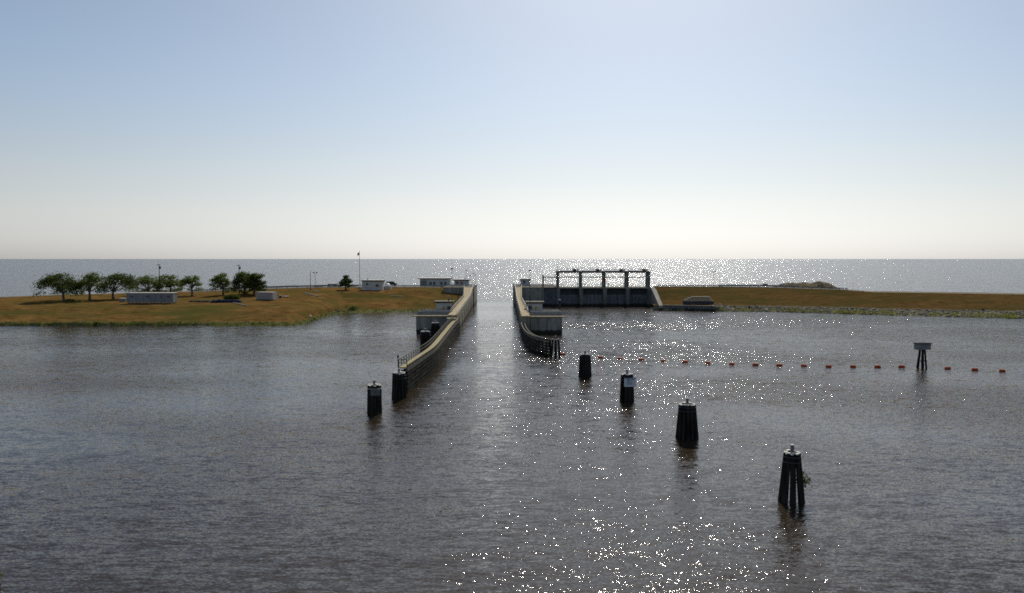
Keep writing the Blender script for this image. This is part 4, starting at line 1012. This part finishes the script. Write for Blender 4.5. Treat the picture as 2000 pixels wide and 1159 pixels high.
log((1494, 603), (1500, 607.5), RIGHT, .2, 'plank', 'driftwood_log', 'pale driftwood on the stones of the right shore', 'log')
log((762, 579), (790, 580), LEFT, .13, 'plank', 'drain_pipe', 'pale pipe on the slope below the block house', 'pipe')
g = G(606, 619); rt = MB(); rt.blob((g.x, g.y, g.z + .1), .5, .35, .32, 8, 6, .2, 3); tag(rt.build('white_bag', M['white_paint']), 'white bag of litter lying by the left shore', 'bag')
# vehicles / skips beyond the crest road
def skip(pa, pb, ya, yb, Y, label, m='green_box'):
    x0, x1 = UY(pa, ya, Y).x, UY(pb, ya, Y).x; z1, z0 = UY(pa, ya, Y).z, UY(pa, yb, Y).z
    rt = thing('storage_bin', ((x0 + x1) / 2, Y, z0), label, 'bin')
    b = MB(); b.span(x0, x1, Y, Y + 1.8, z0 - .3, z1 - .12)
    for k in range(7): xm = lerp(x0, x1, k / 6); b.span(xm - .05, xm + .05, Y - .06, Y, z0 - .3, z1 - .12)
    b.build('body', M[m], rt)
    b = MB(); b.span(x0 - .06, x1 + .06, Y - .1, Y + 1.9, z1 - .12, z1); b.build('rim', M['steel_dark'], rt)
skip(640.5, 657, 555, 561, 356, 'dark green bin, tallest of three beyond the left guard rail')
skip(613, 629.5, 558.5, 561.5, 356, 'low dark green bin left of the tallest one beyond the guard rail')
skip(677, 694, 557, 561.5, 356, 'low dark green bin between the round tree and the flagpole')
skip(1492, 1499, 554.8, 558, 363, 'small dark box beside the rubble mound on the right dike', 'steel_dark')
g = U(646, 562, 7.55)
def vehicle(c, ln, wd, ht, m, label, cat, cabin=(.25, .75), rz=0.0):
    rt = thing('parked_car', c, label, cat)
    P = [(-.5, .28), (-.5, .55), (-.3, .62), (cabin[0] - .5, .95), (cabin[1] - .5, .98), (.36, .62), (.5, .55), (.5, .28)]
    b = MB(); n = len(P)
    for s in (-1, 1):
        for x, z in P: b.v.append((c.x + x * ln, c.y + s * wd / 2 * (1 if z < .7 else .86), c.z + z * ht))
    b.f.append(tuple(range(n))); b.f.append(tuple(range(n, 2 * n))[::-1])
    for i in range(n): b.f.append(((i + 1) % n, i, n + i, n + (i + 1) % n))
    b.build('body', M[m], rt)
    b = MB(); b.add([(c.x + (cabin[0] - .46) * ln, c.y - wd * .452, c.z + .9 * ht), (c.x - .26 * ln, c.y - wd * .478, c.z + .66 * ht), (c.x + .3 * ln, c.y - wd * .478, c.z + .66 * ht), (c.x + (cabin[1] - .53) * ln, c.y - wd * .45, c.z + .92 * ht)], [(0, 1, 2, 3)]); b.build('side_window', M['glass'], rt)
    for sx in (-.32, .32):
        for sy in (-1, 1):
            b = MB(); b.tube((c.x + sx * ln, c.y + sy * (wd / 2 - .2), c.z + .33), (c.x + sx * ln, c.y + sy * (wd / 2 + .01), c.z + .33), .33, n=14); wo = b.build('wheel', M['tyre'], rt)
            b = MB(); b.tube((c.x + sx * ln, c.y + sy * (wd / 2 + .011), c.z + .33), (c.x + sx * ln, c.y + sy * (wd / 2 + .02), c.z + .33), .19, n=10); b.build('rim', M['rail'], wo)
c = crest(LEFT, 646.5, 3.0); rt = thing('white_box', c, 'tiny white box before the tallest green bin', 'cabinet')  # plain white box in place of a parked vehicle
b = MB(); b.span(c.x - .35, c.x + .35, c.y, c.y + .5, c.z, c.z + .9); b.build('body', M['white_paint'], rt)
b = MB(); b.span(c.x - .4, c.x + .4, c.y - .05, c.y + .55, c.z + .9, c.z + .96); b.build('lid', M['wall_white'], rt)
vehicle(U(760, 560.5, 7.55) + Vector((0, 6, 0)), 5.2, 2.0, 2.3, 'green_box', 'dark truck parked behind the white tank', 'truck', cabin=(.05, .7))
# white pipe valve on the right dike and posts in the stones
g = crest(RIGHT, 1408, 3.5); rt = thing('white_car', g, 'tiny pale boxy trailer on the right dike road', 'trailer')
rt.name = 'small_trailer'
b = MB(); b.span(g.x - 1.1, g.x + 1.1, g.y, g.y + 1.4, g.z + .45, g.z + 1.0); b.build('body', M['white_paint'], rt)
for sx in (-.5, .5):
    b = MB(); b.tube((g.x + sx, g.y - .1, g.z + .3), (g.x + sx, g.y + .1, g.z + .3), .3, n=12); b.build('wheel', M['tyre'], rt)
for px, py, top, lab in ((1463, 602, 593.5, 'short grey post with dark base on the right shore near the driftwood'), (1919.5, 607.5, 601, 'short dark post on the far right shore')):
    g = G(px, py, RIGHT); rt = thing('shore_post', g, lab, 'post'); z = UY(px, top, g.y).z
    b = MB(); b.tube(g - Vector((0, 0, .3)), (g.x, g.y, z), .14, .12, 8); b.build('post', M['steel_grey'], rt)
    b = MB(); b.box((g.x, g.y - .1, g.z + .35), (.8, .6, .8), taper=.8); b.build('base', M['lamp'], rt)
# white capped steel pile before the gates
g = U(1093, 602.3, 0); rt = thing('capped_pile', g, 'single dark steel pile with white cap standing before the spillway gates', 'pile')
z = UY(1093, 586.5, g.y).z
b = MB(); b.tube((g.x, g.y, -2), (g.x, g.y, z), .48, n=12); b.build('pile', M['steel_dark'], rt)
b = MB(); b.tube((g.x, g.y, z), (g.x, g.y, z + .42), .5, .12, 12); b.build('cap', M['white_paint'], rt)
# mounds
def mound(name, px0, px1, Y, z_base, prof, label, dep, m, seed):
    b = MB(); n, k2 = 60, 18; x0, x1 = UY(px0, 555, Y).x, UY(px1, 555, Y).x
    for i in range(n + 1):
        t = i / n; x = lerp(x0, x1, t); hh = piece(prof, t)
        for j in range(k2 + 1):
            v = j / k2; s = sin(pi * v) ** .8
            b.v.append((x, Y + (v - .5) * dep, z_base + hh * s * (1 + .22 * mnoise.noise((x * .5, v * 6, seed))) + .35 * s * mnoise.noise((x * 1.3, v * 14, seed)) * min(1, hh)))
    for i in range(n):
        for j in range(k2): b.f.append((i * (k2 + 1) + j, (i + 1) * (k2 + 1) + j, (i + 1) * (k2 + 1) + j + 1, i * (k2 + 1) + j + 1))
    rt = thing(name, ((x0 + x1) / 2, Y, z_base), label, 'mound'); b.build('soil', M[m], rt)
    st = MB(); rr = random.Random(seed)
    for i in range(60):
        t = rr.random(); v = rr.uniform(.15, .6); hh = piece(prof, t); z = z_base + hh * sin(pi * v) ** .8; s = rr.uniform(.12, .4)
        st.blob((lerp(x0, x1, t), Y + (v - .5) * dep, z), s * 1.3, s, s * .8, 6, 4, .25, i)
    o = st.build('stones', M['rock'], rt); o['kind'] = 'stuff'
mound('rubble_mound', 1500, 1636, 372, 5.4, [(0, 0), (.12, 1.9), (.3, 3.2), (.5, 3.2), (.62, 3.0), (.72, 3.9), (.85, 3.3), (.95, 1.4), (1, 0)], 'brown rubble mound rising behind the right dike road', 16, 'rubble', 3)
Y = G(300, 574).y + 6
mound('soil_mound', 252, 354, Y, 4.6, [(0, 0), (.15, 1.6), (.35, 2.3), (.55, 2.1), (.75, 2.5), (.9, 1.4), (1, 0)], 'low tan soil mound behind the office trailer', 10, 'rubble', 5)

# ------------------------------------------------------------------ trees
def tree(px, py, x0, x1, yt, yb, label, seed, dense=1.0, m='leaf', lean=0.0, fork=0.28, prof=LEFT):
    g = G(px, py, prof); g.z -= .15; rr = random.Random(seed); s = g.y / F_PX
    rt = thing('tree', g, label, 'tree', 'trees on the left bank')
    H = UY(px, yt, g.y).z; B = UY(px, yb, g.y).z; cx = UY((x0 + x1) / 2, yt, g.y).x; rx = (x1 - x0) * s / 2; rz = (H - B)
    hgt = H - g.z; tr = 0.030 * hgt + .1
    t = MB(); fk = Vector((g.x + lean * .25, g.y, g.z + hgt * fork))
    t.path([g - Vector((0, 0, .3)), g + Vector((lean * .05, 0, hgt * .06)), g.lerp(fk, .55) + Vector((rr.uniform(-.12, .12), 0, 0)), fk], [tr * 1.6, tr * 1.15, tr * .95, tr * .85], 9)
    ends = []; NL_ = 8
    for k in range(NL_):
        u = (k + .5) / NL_ * 2 - 1 + rr.uniform(-.1, .1); v = rr.uniform(-.6, .6)
        zz = B + rz * (.32 + .42 * sqrt(max(0, 1 - u * u)) + rr.uniform(-.1, .1))
        e = Vector((cx + u * rx * .78, g.y + v * rx * .75, zz)); mid = fk.lerp(e, .5) + Vector((rr.uniform(-.3, .3), rr.uniform(-.3, .3), -.08 * hgt * abs(u) + .04 * hgt))
        pts = [fk, fk.lerp(mid, .5) + Vector((0, 0, .03 * hgt)), mid, mid.lerp(e, .55) + Vector((0, 0, .25)), e]
        t.path(pts, [tr * .62, tr * .46, tr * .34, tr * .22, tr * .1], 6); ends.append((pts, e))
    lf = MB(); nc = int(46 * dense)
    for i in range(nc):
        # clumps through an umbrella shaped crown
        while True:
            u, v, q = rr.uniform(-1, 1), rr.uniform(-1, 1), rr.random()
            if u * u + v * v < 1: break
        r2 = sqrt(u * u + v * v); topz = sqrt(max(0, 1 - r2 * r2)); zz = B + rz * (.12 + (.74 + .3 * mnoise.noise((u * 2.6, seed * 3.7, 0))) * topz * (.35 + .65 * q ** .6)) if r2 < .85 else B + rz * rr.uniform(.02, .45)
        c = Vector((cx + u * rx * .86 + .10 * rx * (zz - B) / rz, g.y + v * rx * .85, zz))
        pts, e = min(ends, key=lambda w_: min((p_ - c).length for p_ in w_[0][2:]))
        a = min(pts[2:], key=lambda p_: (p_ - c).length)
        t.path([a, a.lerp(c, .5) + Vector((0, 0, .12)), c], [tr * .16, tr * .1, tr * .05], 5, cap=False)
        kx = rr.uniform(.75, 1.25) * rx * .27 + .25
        tilt = rr.uniform(.0, .75)
        n = int(78 * dense ** .5)
        for j in range(n):
            ax, ay, az = rr.gauss(0, .5), rr.gauss(0, .5), rr.gauss(0, .5)
            p = Vector((c.x + ax * kx, c.y + ay * kx, c.z + az * kx * .42 + ax * kx * tilt * .55))
            uu = Vector((rr.gauss(0, 1), rr.gauss(0, 1), rr.gauss(0, .5))).normalized(); vv = uu.cross(Vector((rr.gauss(0, 1), rr.gauss(0, 1), rr.gauss(0, 1)))).normalized()
            k = rr.uniform(.18, .38); lf.quad(p - uu * k, p + vv * k * .55, p + uu * k, p - vv * k * .55)
    t.build('trunk', M['bark'], rt); lf.build('crown', M[m], rt)
TREES = [
 (125, 588, 69, 150, 531, 578, 'leftmost wide tree leaning far to the left on the bank', 1, 1.35, 'leaf_dark', -1.0, .25),
 (175, 586.5, 144, 208, 532, 574, 'second tree from the left, with a leafy lower trunk', 2, 1.0, 'leaf', 0, .3),
 (221, 584.5, 192, 265, 529, 573, 'dark tree just left of the trailer with tall right side', 3, 1.15, 'leaf_dark', 0, .25),
 (290, 577, 252, 314, 532, 571, 'tree behind the left half of the trailer', 4, .9, 'leaf', 0, .2),
 (333, 575, 298, 354, 528, 570, 'tree behind the right end of the trailer beside the utility pole', 5, 1.0, 'leaf', 0, .28),
 (375, 578, 350, 393, 536, 567, 'small open tree standing right of the trailer', 6, .8, 'leaf', 0, .32),
 (436, 576.5, 406, 449, 533, 570, 'open tree left of the dense clump', 7, .9, 'leaf', 0, .26),
 (478, 574.5, 449, 506, 525, 570, 'tall dense dark tree around the second utility pole', 8, 1.5, 'leaf_dark', 0, .2),
 (496, 576, 474, 518, 530, 574, 'dense tree leaning right at the end of the row', 9, 1.3, 'leaf_dark', .6, .2),
 (675, 566.5, 661.5, 687.5, 536, 562, 'small round dark tree alone beside the flagpole', 10, .8, 'leaf_dark', 0, .2)]
for T in TREES: tree(*T)
# brush under the row
def shrub(px, py, wpx, hpx, label, seed, prof=LEFT):
    g = G(px, py, prof); s = g.y / F_PX; rt = thing('shrub', g, label, 'shrub'); b = MB(); rr = random.Random(seed)
    for k in range(6): leaf_clump(b, g + Vector((rr.uniform(-.4, .4) * wpx * s, rr.uniform(0, .8), hpx * s * rr.uniform(.3, .7))), wpx * s * .35, .6, hpx * s * .4, 60, .2, rr)
    b.build('foliage', M['leaf'], rt); t = MB(); t.tube(g - Vector((0, 0, .2)), g + Vector((0, 0.3, hpx * s * .5)), .06, .02, 5); t.build('stem', M['bark'], rt)
shrub(136, 589.5, 12, 5, 'low bush at the foot of the leftmost tree', 1)
shrub(157, 577, 10, 12, 'spindly bush between the first and second tree', 2)
shrub(690, 604, 14, 7, 'low green bush at the inner corner of the left shore', 4)
shrub(186, 634.5, 6, 6, 'small dark bush at the left waterline', 6)
# leafy bush at the bottom left corner of the view, on a rock by the near shore
c = U(-1, 1148, 0)
rt = thing('shore_bush', c, 'leafy bush tip at the near left shore, bottom left corner', 'shrub')
b = MB(); rr = random.Random(12)
for k in range(9): leaf_clump(b, c + Vector((rr.uniform(-.9, .28), rr.uniform(-.3, .6), rr.uniform(.1, 1.0))), .3, .3, .28, 40, .07, rr)
b.build('foliage', M['shrub'], rt)
b = MB()
for k in range(5): b.tube(c - Vector((.3, 0, .5)), c + Vector((-.8 + k * .25, .1, .8 - .08 * k)), .03, .012, 5)
b.build('branch', M['bark'], rt)
